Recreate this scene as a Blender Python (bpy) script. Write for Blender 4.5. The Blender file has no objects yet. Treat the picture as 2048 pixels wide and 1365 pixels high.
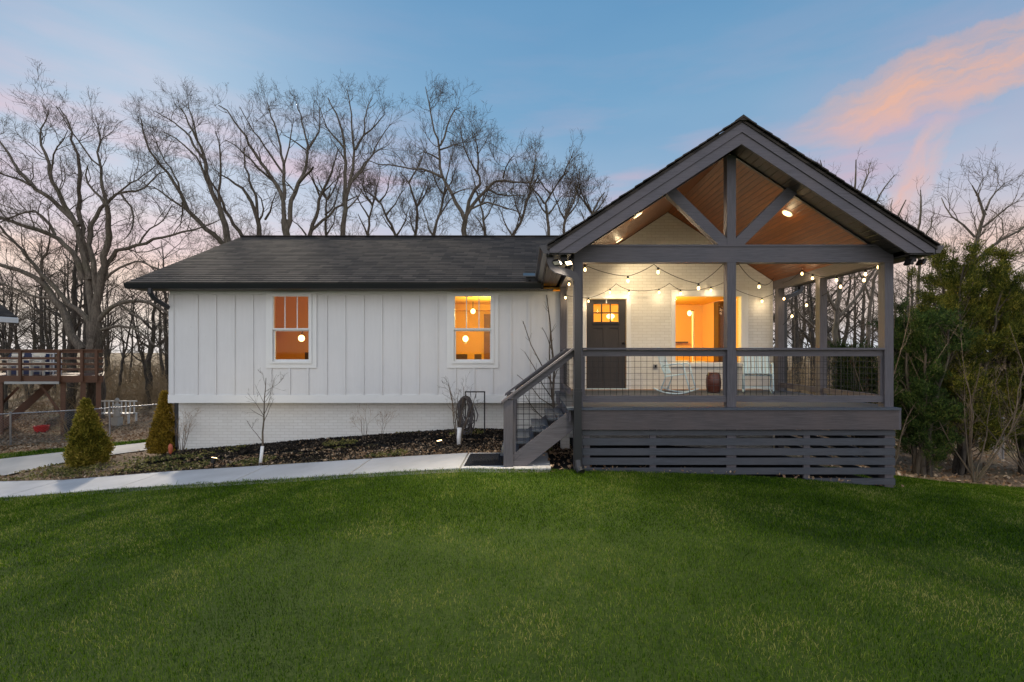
import bpy, math, random
import numpy as np
from mathutils import Vector, Matrix

# ---------------------------------------------------------------- camera, sky, sun, exposure
SC = bpy.context.scene
COL = SC.collection
E = 3.2                      # height of the lens above datum; everything below is written relative to the lens
F = 940.0                    # focal length in photo pixels
CX, CY = 1050.0, 703.0       # principal direction in the photo
cam_d = bpy.data.cameras.new('camera'); cam = bpy.data.objects.new('camera', cam_d); COL.objects.link(cam)
cam.location = (0, 0, E); cam.rotation_euler = (math.pi/2, 0, 0)
cam_d.sensor_width = 36; cam_d.lens = F/2048*36
cam_d.shift_x = (1024-CX)/2048; cam_d.shift_y = (CY-682.5)/2048
cam_d.clip_start = .05; cam_d.clip_end = 3000
SC.camera = cam
SUN_EL, SUN_AZ = 27, -38     # degrees; azimuth clockwise from +Y => low sun beyond the left garden
SUN_STR, SUN_ANG = 4.2, 3
EXPO = 0.0
SC.view_settings.view_transform = 'Standard'; SC.view_settings.look = 'None'
SC.view_settings.gamma = 1; SC.view_settings.exposure = EXPO; SC.view_settings.use_curve_mapping = False

def lin(r, g, b):
    f = lambda c: ((c/255+.055)/1.055)**2.4 if c > 10 else c/255/12.92
    return (f(r), f(g), f(b), 1)

class NT:
    """small node-tree writer"""
    def __init__(s, nt): s.nt = nt; s.n = nt.nodes; s.l = nt.links
    def add(s, t, **kw):
        n = s.n.new(t)
        for k, v in kw.items():
            if k.startswith('i_'):
                key = k[2:]; key = int(key) if key.isdigit() else key.replace('_', ' ')
                s.set(n, key, v)
            else: setattr(n, k, v)
        return n
    def set(s, n, key, v):
        sock = n.inputs[key]
        if isinstance(v, bpy.types.NodeSocket): s.l.new(v, sock)
        else: sock.default_value = v
    def math(s, op, a, b=None, c=None, clamp=False):
        n = s.add('ShaderNodeMath', operation=op, use_clamp=clamp); s.set(n, 0, a)
        if b is not None: s.set(n, 1, b)
        if c is not None: s.set(n, 2, c)
        return n.outputs[0]
    def mix(s, f, a, b, mode='MIX'):
        n = s.add('ShaderNodeMix', data_type='RGBA', blend_type=mode)
        s.set(n, 0, f); s.set(n, 6, a); s.set(n, 7, b); return n.outputs[2]
    def ramp(s, f, stops, interp='LINEAR'):
        n = s.add('ShaderNodeValToRGB'); n.color_ramp.interpolation = interp
        e = n.color_ramp.elements
        while len(e) < len(stops): e.new(.5)
        for q, (p, c) in zip(e, stops): q.position = p; q.color = c if len(c) == 4 else (*c, 1)
        s.set(n, 0, f); return n.outputs[0]
    def noise(s, vec, scale, detail=3, rough=.5, out=0, dist=0):
        n = s.add('ShaderNodeTexNoise'); s.set(n, 'Scale', scale); s.set(n, 'Detail', detail); s.set(n, 'Roughness', rough)
        s.set(n, 'Distortion', dist)
        if vec is not None: s.set(n, 'Vector', vec)
        return n.outputs[out]
    def comb(s, x, y, z):
        n = s.add('ShaderNodeCombineXYZ'); s.set(n, 0, x); s.set(n, 1, y); s.set(n, 2, z); return n.outputs[0]
    def sep(s, v):
        n = s.add('ShaderNodeSeparateXYZ'); s.set(n, 0, v); return n.outputs
    def scale(s, v, sc):
        n = s.add('ShaderNodeVectorMath', operation='MULTIPLY'); s.set(n, 0, v); s.set(n, 1, sc); return n.outputs[0]

W = bpy.data.worlds.new('World'); SC.world = W; W.use_nodes = True
w = NT(W.node_tree); w.n.clear()
def g(v): return (v, v, v, 1)
def build_world():
    tc = w.add('ShaderNodeTexCoord').outputs['Generated']
    x, y, z = w.sep(tc)
    el = w.math('MAXIMUM', z, 0.0)
    # broad warp so that the colour bands of dusk are not ruled lines
    warp = w.noise(w.scale(tc, (1.6, 1.6, 5.0)), 1.3, 3, .55)
    e2 = w.math('ADD', el, w.math('MULTIPLY', w.math('SUBTRACT', warp, .5), .16))
    base = w.ramp(e2, [(0, lin(214, 218, 226)), (.06, lin(232, 216, 206)), (.15, lin(232, 202, 190)), (.23, lin(184, 192, 210)),
                       (.34, lin(142, 173, 202)), (.46, lin(114, 160, 196)), (.66, lin(90, 143, 186)), (1, lin(80, 126, 172))])
    # thin pink veils, stretched along the horizon
    veil = w.noise(w.scale(tc, (1.3, 1.3, 7.5)), 1.7, 5, .55)
    vm = w.ramp(veil, [(.46, g(0)), (.62, g(1))])
    hm = w.ramp(el, [(.05, g(.3)), (.2, g(.6)), (.33, g(.7)), (.40, g(.25)), (.50, g(.10)), (.6, g(.03)), (.8, g(0))])
    c1 = w.mix(w.math('MULTIPLY', vm, hm), base, lin(206, 176, 190))
    # two sunset clouds to the right of the porch
    yy = w.math('MAXIMUM', y, .08)
    u = w.math('DIVIDE', x, yy); v = w.math('DIVIDE', z, yy)
    uv = w.comb(u, v, 0)
    def cloud(cu, cv, ang, lu, lv, seed, stretch, lo, hi, soft):
        ca, sa = math.cos(ang), math.sin(ang)
        du = w.math('SUBTRACT', u, cu); dv = w.math('SUBTRACT', v, cv)
        a = w.math('ADD', w.math('MULTIPLY', du, ca), w.math('MULTIPLY', dv, sa))
        b = w.math('SUBTRACT', w.math('MULTIPLY', dv, ca), w.math('MULTIPLY', du, sa))
        wob = w.noise(uv, 3.2, 6, .66)
        b = w.math('ADD', b, w.math('MULTIPLY', w.math('SUBTRACT', wob, .5), .13))
        r2 = w.math('ADD', w.math('POWER', w.math('ABSOLUTE', w.math('DIVIDE', a, lu)), 2.0),
                    w.math('POWER', w.math('ABSOLUTE', w.math('DIVIDE', b, lv)), 2.0))
        m = w.math('SUBTRACT', 1.0, r2, clamp=True)
        m = w.math('POWER', m, soft)
        n = w.noise(w.comb(w.math('MULTIPLY', a, stretch[0]), w.math('MULTIPLY', b, stretch[1]), seed), 1.0, 6, .58)
        return w.math('MULTIPLY', m, w.ramp(n, [(lo, g(0)), (hi, g(1))]))
    front = w.ramp(y, [(.1, g(0)), (.25, g(1))])
    m0 = w.math('MULTIPLY', cloud(1.05, .56, .25, .60, .26, 3.1, (2.2, 6.0), .30, .8, 1.1), front)
    c2 = w.mix(w.math('MULTIPLY', m0, .45), c1, lin(198, 170, 190))
    m1 = w.math('MULTIPLY', cloud(.97, .615, .36, .46, .085, 1.7, (3.2, 21.0), .28, .68, .75), front)
    c3 = w.mix(w.math('MULTIPLY', m1, .95), c2, lin(254, 182, 132))
    m2 = w.math('MULTIPLY', cloud(.838, .375, 1.02, .16, .042, 7.3, (5.0, 20.0), .2, .65, .8), front)
    c4 = w.mix(w.math('MULTIPLY', m2, 1.0), c3, lin(228, 182, 170))
    # unseen sky behind the viewer, brightened as added fill for the house front
    rear_fill = w.ramp(w.math('MULTIPLY', y, -1.0), [(.05, g(0)), (.7, g(1))])
    c5 = w.mix(rear_fill, c4, w.mix(.75, w.mix(1.0, c4, (2.75, 2.55, 2.4, 1), 'MULTIPLY'), (1.30, 1.30, 1.34, 1)))
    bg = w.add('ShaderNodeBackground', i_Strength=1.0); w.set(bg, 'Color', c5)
    sky = w.add('ShaderNodeTexSky', sky_type='NISHITA'); sky.sun_disc = False
    sky.sun_elevation = math.radians(SUN_EL); sky.sun_rotation = math.radians(SUN_AZ)
    bg2 = w.add('ShaderNodeBackground', i_Strength=0.010); w.set(bg2, 'Color', sky.outputs[0])
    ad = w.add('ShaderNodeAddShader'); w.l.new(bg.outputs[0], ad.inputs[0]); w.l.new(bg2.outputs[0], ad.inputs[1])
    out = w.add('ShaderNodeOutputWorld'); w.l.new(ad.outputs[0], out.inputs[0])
build_world()
W.cycles.sampling_method = 'MANUAL'; W.cycles.sample_map_resolution = 512

sd = bpy.data.lights.new('sun', 'SUN'); sun = bpy.data.objects.new('sun', sd); COL.objects.link(sun)
sd.energy = SUN_STR; sd.angle = math.radians(SUN_ANG); sd.color = (1.0, .86, .68)
_a, _e = math.radians(SUN_AZ), math.radians(SUN_EL)
_to = Vector((math.sin(_a)*math.cos(_e), math.cos(_a)*math.cos(_e), math.sin(_e)))   # towards the sun
sun.rotation_euler = (-_to).to_track_quat('-Z', 'Y').to_euler(); sun.location = (-20, 30, 30)

# ---------------------------------------------------------------- helpers
def px(x, y, D):
    """point seen at photo pixel (x, y) at depth D, relative to the lens"""
    return ((x-CX)*D/F, D, (CY-y)*D/F)

class MB:
    def __init__(s): s.v = []; s.f = []
    def add(s, vs, fs):
        o = len(s.v); s.v += [tuple(p) for p in vs]; s.f += [tuple(i+o for i in q) for q in fs]; return s
    def box(s, x0, x1, y0, y1, z0, z1):
        return s.add([(x0,y0,z0),(x1,y0,z0),(x1,y1,z0),(x0,y1,z0),(x0,y0,z1),(x1,y0,z1),(x1,y1,z1),(x0,y1,z1)],
                     [(0,3,2,1),(4,5,6,7),(0,1,5,4),(1,2,6,5),(2,3,7,6),(3,0,4,7)])
    def prism(s, poly, axis, a, b):
        """poly = 2-D outline, extruded along axis 'x','y' or 'z' from a to b"""
        def P(u, v, t): return {'x': (t, u, v), 'y': (u, t, v), 'z': (u, v, t)}[axis]
        n = len(poly); vs = [P(u, v, a) for u, v in poly] + [P(u, v, b) for u, v in poly]
        fs = [tuple(range(n))[::-1], tuple(range(n, 2*n))] + [(i, (i+1) % n, (i+1) % n+n, i+n) for i in range(n)]
        return s.add(vs, fs)
    def bar(s, p, q, wd, ht, up=(0, 0, 1)):
        p, q = Vector(p), Vector(q); d = (q-p).normalized(); u = Vector(up)
        r = d.cross(u)
        if r.length < 1e-4: r = d.cross(Vector((1, 0, 0)))
        r.normalize(); u = r.cross(d).normalized()
        vs = []
        for c in (p, q):
            for a, b in ((-1,-1),(1,-1),(1,1),(-1,1)): vs.append(c + r*(a*wd/2) + u*(b*ht/2))
        return s.add(vs, [(3,2,1,0),(4,5,6,7),(0,1,5,4),(1,2,6,5),(2,3,7,6),(3,0,4,7)])
    def tube(s, pts, rad, n=8, caps=True):
        pts = [Vector(p) for p in pts]; rad = rad if hasattr(rad, '__len__') else [rad]*len(pts)
        vs = []; prev = None
        for i, p in enumerate(pts):
            d = (pts[min(i+1, len(pts)-1)] - pts[max(i-1, 0)]).normalized()
            if prev is None:
                a = Vector((0, 0, 1)) if abs(d.z) < .9 else Vector((1, 0, 0)); r = d.cross(a).normalized()
            else:
                r = (prev - d*prev.dot(d)).normalized()
            prev = r; t = d.cross(r)
            for k in range(n):
                an = 2*math.pi*k/n; vs.append(p + (r*math.cos(an) + t*math.sin(an))*rad[i])
        fs = []
        for i in range(len(pts)-1):
            for k in range(n): fs.append((i*n+k, i*n+(k+1) % n, (i+1)*n+(k+1) % n, (i+1)*n+k))
        if caps: fs += [tuple(range(n))[::-1], tuple(range((len(pts)-1)*n, len(pts)*n))]
        return s.add(vs, fs)
    def lathe(s, c, prof, n=20):
        """prof = [(r, z)...] about a vertical axis through c"""
        vs = []; fs = []
        for r, z in prof:
            for k in range(n):
                a = 2*math.pi*k/n; vs.append((c[0]+r*math.cos(a), c[1]+r*math.sin(a), c[2]+z))
        for i in range(len(prof)-1):
            for k in range(n): fs.append((i*n+k, i*n+(k+1) % n, (i+1)*n+(k+1) % n, (i+1)*n+k))
        fs += [tuple(range(n))[::-1], tuple(range((len(prof)-1)*n, len(prof)*n))]
        return s.add(vs, fs)
    def ball(s, c, r, n=10, sz=1.0):
        prof = [(max(1e-4, r*math.sin(math.pi*i/n)), -r*sz*math.cos(math.pi*i/n)) for i in range(n+1)]
        return s.lathe(c, prof, n+2)
    def build(s, name, mat, parent=None, smooth=False):
        o = origin(parent)
        me = bpy.data.meshes.new(name)
        me.from_pydata([(p[0]-o[0], p[1]-o[1], p[2]-o[2]) for p in s.v], [], s.f)
        me.materials.append(mat)
        if smooth: me.polygons.foreach_set('use_smooth', [True]*len(me.polygons))
        ob = bpy.data.objects.new(name, me); COL.objects.link(ob)
        if parent is not None: ob.parent = parent
        else: ob.location = (0, 0, 0)
        return ob
def origin(parent):
    o = Vector((0, 0, 0))
    while parent is not None:
        o += Vector(parent.location); parent = parent.parent
    return o
def thing(name, label, cat, loc, group=None):
    o = bpy.data.objects.new(name, None); COL.objects.link(o); o.location = loc; o.empty_display_size = .2
    return tag(o, label, cat, group)
def tag(o, label=None, cat=None, group=None, kind=None):
    if label: o['label'] = label
    if cat: o['category'] = cat
    if group: o['group'] = group
    if kind: o['kind'] = kind
    return o
def recentre(o, loc):
    """move a single-mesh thing's origin to its base"""
    loc = Vector(loc); o.data.transform(Matrix.Translation(-loc)); o.location = loc; return o
def mesh_np(name, V, Fc, mat, parent=None, nper=None):
    """V (n,3), Fc (m,k) constant-size faces, quickly"""
    o = np.array(origin(parent)); V = (V-o).astype(np.float32)
    me = bpy.data.meshes.new(name); k = Fc.shape[1]; m = len(Fc)
    me.vertices.add(len(V)); me.vertices.foreach_set('co', V.ravel())
    me.loops.add(m*k); me.loops.foreach_set('vertex_index', Fc.astype(np.int32).ravel())
    me.polygons.add(m); me.polygons.foreach_set('loop_start', np.arange(0, m*k, k, dtype=np.int32))
    me.update(calc_edges=True); me.materials.append(mat)
    ob = bpy.data.objects.new(name, me); COL.objects.link(ob)
    if parent is not None: ob.parent = parent
    return ob
def copy_tree(o, parent=None):
    c = o.copy(); COL.objects.link(c)
    if parent is not None: c.parent = parent
    for ch in list(o.children): copy_tree(ch, c)
    return c

# ---------------------------------------------------------------- materials
def mat(name, fn, **kw):
    m = bpy.data.materials.new(name); m.use_nodes = True
    t = NT(m.node_tree); b = t.n['Principled BSDF']; t.b = b
    fn(t, b, **kw); return m
def _pos(t): return t.add('ShaderNodeNewGeometry').outputs['Position']
def _obj(t): return t.add('ShaderNodeTexCoord').outputs['Object']
def bump(t, b, h, strength=.3, dist=.01):
    n = t.add('ShaderNodeBump', i_Strength=strength, i_Distance=dist); t.set(n, 'Height', h); t.l.new(n.outputs[0], b.inputs['Normal'])
def plain(c, rough=.6, metal=0, spec=.5, var=.12, scale=6, bmp=.0):
    def fn(t, b):
        p = _pos(t); n = t.noise(p, scale, 4, .6)
        hi = tuple(min(1, q*(1+var)) for q in c[:3])+(1,); lo = tuple(q*(1-var) for q in c[:3])+(1,)
        t.set(b, 'Base Color', t.mix(n, lo, hi)); t.set(b, 'Roughness', rough); t.set(b, 'Metallic', metal)
        t.set(b, 'Specular IOR Level', spec)
        if bmp: bump(t, b, t.noise(p, scale*12, 3, .6), bmp, .004)
    return fn
def emis(c, s):
    def fn(t, b):
        t.set(b, 'Base Color', (0, 0, 0, 1)); t.set(b, 'Emission Color', c); t.set(b, 'Emission Strength', s)
    return fn

def m_stain(t, b, col=(.098, .089, .103, 1), axis='x'):
    """dark stained timber: grain runs along the board"""
    p = _pos(t); sc = {'x': (1.2, 26, 26), 'y': (26, 1.2, 26), 'z': (26, 26, 1.2)}[axis]
    gr = t.noise(t.scale(p, sc), 3.0, 5, .6)
    bl = t.noise(p, 1.7, 4, .6)
    c = t.mix(t.ramp(gr, [(.3, g(0)), (.75, g(1))]), tuple(q*.66 for q in col[:3])+(1,), tuple(q*1.30 for q in col[:3])+(1,))
    c = t.mix(t.math('MULTIPLY', t.ramp(bl, [(.42, g(0)), (.72, g(1))]), .5), c, tuple(q*f for q, f in zip(col[:3], (1.35, 1.22, 1.12)))+(1,))
    sp = t.ramp(t.noise(t.scale(p, sc), 9, 2, .5), [(.70, g(0)), (.76, g(1))])
    c = t.mix(t.math('MULTIPLY', sp, .6), c, tuple(q*.3 for q in col[:3])+(1,))
    t.set(b, 'Base Color', c); t.set(b, 'Roughness', t.ramp(gr, [(.2, g(.5)), (.9, g(.75))])); t.set(b, 'Specular IOR Level', .35)
    bump(t, b, gr, .6, .006)
STAIN = mat('stained_timber_x', m_stain, col=(.100, .094, .106, 1))
STAINZ = mat('stained_timber_z', m_stain, col=(.100, .094, .106, 1), axis='z')
STAINY = mat('stained_timber_y', m_stain, axis='y')
FLOORW = mat('deck_boards', m_stain, col=(.066, .078, .100, 1), axis='y')
SLATW = mat('skirt_slats', m_stain, col=(.062, .068, .082, 1), axis='x')
RIMW = mat('rim_timber', m_stain, col=(.088, .075, .078, 1), axis='x')
RAKE = mat('rake_paint', m_stain, col=(.120, .111, .128, 1), axis='x')
BROWN = mat('brown_deck_timber', m_stain, col=(.12, .060, .036, 1), axis='x')

def m_siding(t, b):
    p = _pos(t); n = t.noise(t.scale(p, (9, 9, .8)), 2.0, 5, .6); n2 = t.noise(p, .9, 4, .6)
    c = t.mix(n, (.61, .605, .605, 1), (.69, .685, .685, 1)); c = t.mix(t.math('MULTIPLY', t.ramp(n2, [(.45, g(0)), (.8, g(1))]), .5), c, (.53, .525, .52, 1))
    x, y, z = t.sep(p)
    dz = t.ramp(t.math('ADD', t.math('MULTIPLY', t.math('SUBTRACT', z, 2.04), 1.0), t.math('MULTIPLY', t.noise(t.scale(p, (7, 7, 1.5)), 2, 4, .6), .5)), [(.25, g(1)), (.62, g(0))])
    c = t.mix(t.math('MULTIPLY', dz, .18), c, (.36, .32, .26, 1))
    sp = t.ramp(t.noise(p, 14, 2, .5), [(.76, g(0)), (.79, g(1))])
    c = t.mix(t.math('MULTIPLY', sp, .25), c, (.3, .28, .24, 1))
    t.set(b, 'Base Color', c); t.set(b, 'Roughness', .55); bump(t, b, t.math('ADD', t.math('MULTIPLY', t.noise(t.scale(p, (60, 60, 5)), 1.5, 3, .6), .15), t.noise(p, 2.2, 2, .5)), .35, .012)
SIDING = mat('white_panel_siding', m_siding)
TRIM = mat('white_trim', plain((.70, .70, .69, 1), .45, var=.03, scale=3, bmp=.05))
def m_brick(t, b, hi=(.70, .69, .66, 1), lo=(.64, .625, .59, 1), mort=(.52, .50, .465, 1)):
    p = _pos(t); x, y, z = t.sep(p)
    wob = t.math('MULTIPLY', t.math('SUBTRACT', t.noise(p, 9, 2, .5), .5), .012)
    v = t.comb(t.math('ADD', x, y), t.math('ADD', z, wob), 0)
    br = t.add('ShaderNodeTexBrick'); t.set(br, 'Vector', v); t.set(br, 'Scale', 1.0)
    br.offset = .5; t.set(br, 'Brick Width', .203); t.set(br, 'Row Height', .0677); t.set(br, 'Mortar Size', .0045); t.set(br, 'Mortar Smooth', .35)
    t.set(br, 'Color1', hi); t.set(br, 'Color2', lo); t.set(br, 'Mortar', mort); t.set(br, 'Bias', -.25)
    n = t.noise(p, 22, 4, .7); n2 = t.noise(p, 1.3, 4, .6)
    c = t.mix(t.math('MULTIPLY', t.ramp(n2, [(.4, g(0)), (.8, g(1))]), .45), br.outputs[0], (.60, .565, .51, 1))
    c = t.mix(t.math('MULTIPLY', t.ramp(n, [(.62, g(0)), (.75, g(1))]), .3), c, (.45, .42, .37, 1))
    t.set(b, 'Base Color', c); t.set(b, 'Roughness', .7)
    h = t.math('ADD', t.math('MULTIPLY', br.outputs[1], -1.0), t.math('MULTIPLY', n, .35)); bump(t, b, h, .6, .006)
BRICK = mat('painted_white_brick', m_brick)
def m_shingle(t, b, axis='x'):
    p = _pos(t); x, y, z = t.sep(p)
    u, s = (x, t.math('MULTIPLY', y, 1.1095)) if axis == 'x' else (y, t.math('MULTIPLY', z, 1.825))
    v = t.comb(u, s, 0)
    br = t.add('ShaderNodeTexBrick'); t.set(br, 'Vector', v); br.offset = .37; br.offset_frequency = 3; br.squash = 1.0; br.squash_frequency = 2
    t.set(br, 'Scale', 1.0); t.set(br, 'Brick Width', .30); t.set(br, 'Row Height', .143); t.set(br, 'Mortar Size', .004)
    t.set(br, 'Color1', (.016, .0135, .0125, 1)); t.set(br, 'Color2', (.088, .070, .058, 1)); t.set(br, 'Mortar', (.010, .010, .011, 1)); t.set(br, 'Bias', -.1)
    gr = t.noise(p, 260, 2, .8); bl = t.noise(p, .8, 4, .6)
    c = t.mix(t.ramp(gr, [(.35, g(0)), (.75, g(.6))]), br.outputs[0], (.085, .078, .072, 1))
    c = t.mix(t.math('MULTIPLY', bl, .25), c, (.034, .029, .028, 1))
    t.set(b, 'Base Color', c); t.set(b, 'Roughness', .92); t.set(b, 'Specular IOR Level', .2)
    bump(t, b, t.math('ADD', gr, br.outputs[1]), .3, .002)
SHINGLE = mat('dark_asphalt_shingle', m_shingle)
SHINGLE_Y = mat('porch_asphalt_shingle', m_shingle, axis='y')
def m_ceiling(t, b):
    p = _pos(t); x, y, z = t.sep(p)
    bd = t.math('MULTIPLY', x, 1/.0765); fr = t.math('FRACT', bd); idn = t.math('FLOOR', bd)
    wn = t.add('ShaderNodeTexWhiteNoise', noise_dimensions='1D'); t.set(wn, 'W', idn)
    gr = t.noise(t.comb(t.math('MULTIPLY', x, 30), t.math('MULTIPLY', y, 1.6), t.math('MULTIPLY', idn, 3.7)), 2.2, 5, .65, dist=.6)
    c = t.ramp(gr, [(.25, lin(84, 42, 14)), (.55, lin(122, 68, 26)), (.8, lin(156, 96, 44))])
    c = t.mix(t.math('MULTIPLY', wn.outputs[0], .35), c, lin(82, 36, 14))
    kn = t.ramp(t.noise(t.comb(t.math('MULTIPLY', x, 9), t.math('MULTIPLY', y, 4), idn), 3, 1, .5), [(.74, g(0)), (.79, g(1))])
    c = t.mix(t.math('MULTIPLY', kn, .5), c, lin(70, 34, 18))
    gap = t.ramp(t.math('ABSOLUTE', t.math('SUBTRACT', fr, .5)), [(.42, g(0)), (.475, g(1))])
    c = t.mix(t.math('MULTIPLY', gap, .85), c, lin(48, 24, 14))
    t.set(b, 'Base Color', c); t.set(b, 'Roughness', .42); t.set(b, 'Specular IOR Level', .4)
    bump(t, b, t.math('SUBTRACT', 1.0, gap), .7, .005)
CEIL = mat('tongue_and_groove_ceiling', m_ceiling)
def m_soffit(t, b, col=(.030, .028, .030, 1), k=.1, ax=0, lam=.10):
    p = _pos(t); c = t.sep(p)[ax]
    fr = t.math('FRACT', t.math('MULTIPLY', c, 1/lam))
    ln = t.ramp(t.math('ABSOLUTE', t.math('SUBTRACT', fr, .5)), [(.40, g(0)), (.47, g(1))])
    t.set(b, 'Base Color', t.mix(ln, col, tuple(q*.3 for q in col[:3])+(1,))); t.set(b, 'Roughness', .5)
    bump(t, b, t.math('SUBTRACT', 1.0, ln), .8, .008)
SOFFIT = mat('dark_vented_soffit', m_soffit)
SOFFITX = mat('eave_vented_soffit', m_soffit, col=(.10, .085, .065, 1))
GUTTER = mat('black_gutter', plain((.018, .019, .023, 1), .35, 0, .5, var=.2, scale=3))
GUTTERB = mat('dark_bronze_downspout', plain((.014, .0135, .016, 1), .28, 0, .6, var=.25, scale=4))
GUTTERW = mat('pale_gutter_back', plain((.42, .38, .32, 1), .5, var=.1))
BLACKM = mat('black_metal', plain((.015, .015, .016, 1), .5, .3, .4, var=.3))
WIRE = mat('black_wire_panel', plain((.022, .022, .024, 1), .5, .4, .4))
CABLE = mat('light_cable', plain((.012, .012, .012, 1), .7))
CHAIRW = mat('pale_blue_white_enamel', plain((.50, .66, .76, 1), .35, 0, .5, var=.05))
BARREL = mat('dark_red_brown_glaze', plain((.070, .018, .012, 1), .25, 0, .6, var=.4, scale=9))
DOORP = mat('dark_brown_door_paint', m_stain, col=(.038, .035, .038, 1), axis='z')
BULB = mat('warm_bulb_glow', emis((1, .66, .28, 1), 7))
LED = mat('downlight_glow', emis((1, .70, .34, 1), 5))
FLOODL = mat('floodlight_glow', emis((1, .78, .48, 1), 7))
SPOTL = mat('garden_spot_glow', emis((1, .70, .36, 1), 8))
LAMPI = mat('indoor_lamp_glow', emis((1, .66, .25, 1), 5))
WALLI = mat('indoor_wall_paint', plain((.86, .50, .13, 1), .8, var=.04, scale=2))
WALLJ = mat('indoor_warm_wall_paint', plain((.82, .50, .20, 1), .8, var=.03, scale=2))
BROWNI = mat('indoor_dark_wood', plain((.07, .035, .02, 1), .5, var=.2))
BROWNL = mat('indoor_brown_wood', plain((.22, .09, .035, 1), .5, var=.15))
FLOORI = mat('indoor_floor', plain((.30, .17, .08, 1), .5, var=.2))
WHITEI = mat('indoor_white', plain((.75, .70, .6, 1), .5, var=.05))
def m_glass(t, b):
    o = t.n['Material Output']
    tr = t.add('ShaderNodeBsdfTransparent'); gl = t.add('ShaderNodeBsdfGlossy', i_Roughness=.03)
    fz = t.add('ShaderNodeFresnel', i_IOR=1.22)
    mx = t.add('ShaderNodeMixShader'); t.set(mx, 0, fz.outputs[0]); t.l.new(tr.outputs[0], mx.inputs[1]); t.l.new(gl.outputs[0], mx.inputs[2])
    t.l.new(mx.outputs[0], o.inputs[0])
GLASS = mat('window_glass', m_glass)
def m_concrete(t, b, base=(.52, .515, .53, 1), dark=(.40, .395, .40, 1)):
    p = _pos(t); n = t.noise(p, 1.1, 5, .65); n2 = t.noise(p, 60, 3, .7); st = t.noise(t.scale(p, (3, .5, 1)), 2.1, 4, .6)
    c = t.mix(t.ramp(n, [(.3, g(0)), (.75, g(1))]), dark, base)
    c = t.mix(t.math('MULTIPLY', t.ramp(n2, [(.55, g(0)), (.8, g(1))]), .35), c, tuple(q*.6 for q in base[:3])+(1,))
    c = t.mix(t.math('MULTIPLY', t.ramp(st, [(.55, g(0)), (.8, g(1))]), .3), c, tuple(q*.7 for q in base[:3])+(1,))
    t.set(b, 'Base Color', c); t.set(b, 'Roughness', .85); bump(t, b, n2, .25, .004)
CONC = mat('broomed_concrete', m_concrete)
DRIVE = mat('driveway_concrete', m_concrete, base=(.50, .47, .44, 1), dark=(.38, .36, .335, 1))
def m_bark(t, b, lo=(.052, .042, .034, 1), hi=(.20, .165, .135, 1)):
    p = _pos(t); n = t.noise(t.scale(p, (6, 6, 1.2)), 3, 5, .7); n2 = t.noise(p, 1.1, 3, .6)
    c = t.mix(t.ramp(n, [(.3, g(0)), (.7, g(1))]), lo, hi)
    c = t.mix(t.math('MULTIPLY', t.ramp(n2, [(.5, g(0)), (.7, g(1))]), .35), c, (.10, .10, .055, 1))
    t.set(b, 'Base Color', c); t.set(b, 'Roughness', .95); t.set(b, 'Specular IOR Level', .1); bump(t, b, n, .9, .03)
BARK = mat('grey_brown_bark', m_bark, lo=(.055, .045, .036, 1), hi=(.21, .175, .14, 1))
BARKD = mat('dark_bark', m_bark, lo=(.030, .026, .023, 1), hi=(.11, .095, .08, 1))
TWIG = mat('twig_bark', m_bark, lo=(.06, .047, .036, 1), hi=(.17, .135, .105, 1))
TWIGT = mat('tan_twigs', m_bark, lo=(.14, .10, .06, 1), hi=(.40, .29, .17, 1))
WHITEBARK = mat('white_painted_trunk', plain((.68, .68, .68, 1), .8, var=.25, scale=25, bmp=.4))
def m_leaf(t, b, cols, rough=.6, trans=0.25, patch=1.8):
    r = t.add('ShaderNodeNewGeometry').outputs['Random Per Island']
    p = _pos(t); n = t.ramp(t.noise(p, patch, 4, .65), [(.3, g(0)), (.7, g(1))])
    k = t.math('ADD', t.math('MULTIPLY', r, .62), t.math('MULTIPLY', n, .38))
    c = t.ramp(k, [(i/(len(cols)-1)*.8+.1, q) for i, q in enumerate(cols)])
    t.set(b, 'Base Color', c); t.set(b, 'Roughness', rough); t.set(b, 'Specular IOR Level', .06)
    if trans:
        o = t.n['Material Output']; tl = t.add('ShaderNodeBsdfTranslucent'); t.set(tl, 'Color', c)
        mx = t.add('ShaderNodeMixShader', i_0=trans); t.l.new(b.outputs[0], mx.inputs[1]); t.l.new(tl.outputs[0], mx.inputs[2]); t.l.new(mx.outputs[0], o.inputs[0])
GRASS = mat('mown_grass_blades', m_leaf, cols=[(.006, .020, .001, 1), (.026, .066, .002, 1), (.060, .124, .003, 1), (.12, .20, .010, 1), (.42, .38, .13, 1)], rough=.6, trans=.3, patch=1.1)
ARBOR = mat('arborvitae_foliage', m_leaf, cols=[(.025, .036, .008, 1), (.13, .125, .016, 1), (.28, .235, .035, 1), (.46, .34, .08, 1)])
ARBORB = mat('bronzed_arborvitae_foliage', m_leaf, cols=[(.06, .045, .010, 1), (.20, .14, .018, 1), (.36, .24, .03, 1), (.46, .30, .07, 1)])
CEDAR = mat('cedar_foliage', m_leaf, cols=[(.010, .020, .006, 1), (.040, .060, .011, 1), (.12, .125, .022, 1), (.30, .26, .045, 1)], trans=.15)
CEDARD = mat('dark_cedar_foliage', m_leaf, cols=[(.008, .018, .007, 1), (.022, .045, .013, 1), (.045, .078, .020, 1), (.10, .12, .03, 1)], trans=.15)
LEAVES = mat('fallen_leaves', m_leaf, cols=[(.14, .08, .045, 1), (.27, .17, .10, 1), (.40, .28, .18, 1), (.60, .47, .34, 1)], rough=.8, trans=.1)
CHIPS = mat('black_mulch_chips', m_leaf, cols=[(.006, .006, .006, 1), (.014, .012, .011, 1), (.032, .027, .023, 1), (.12, .095, .07, 1)], rough=.9, trans=0)
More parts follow.
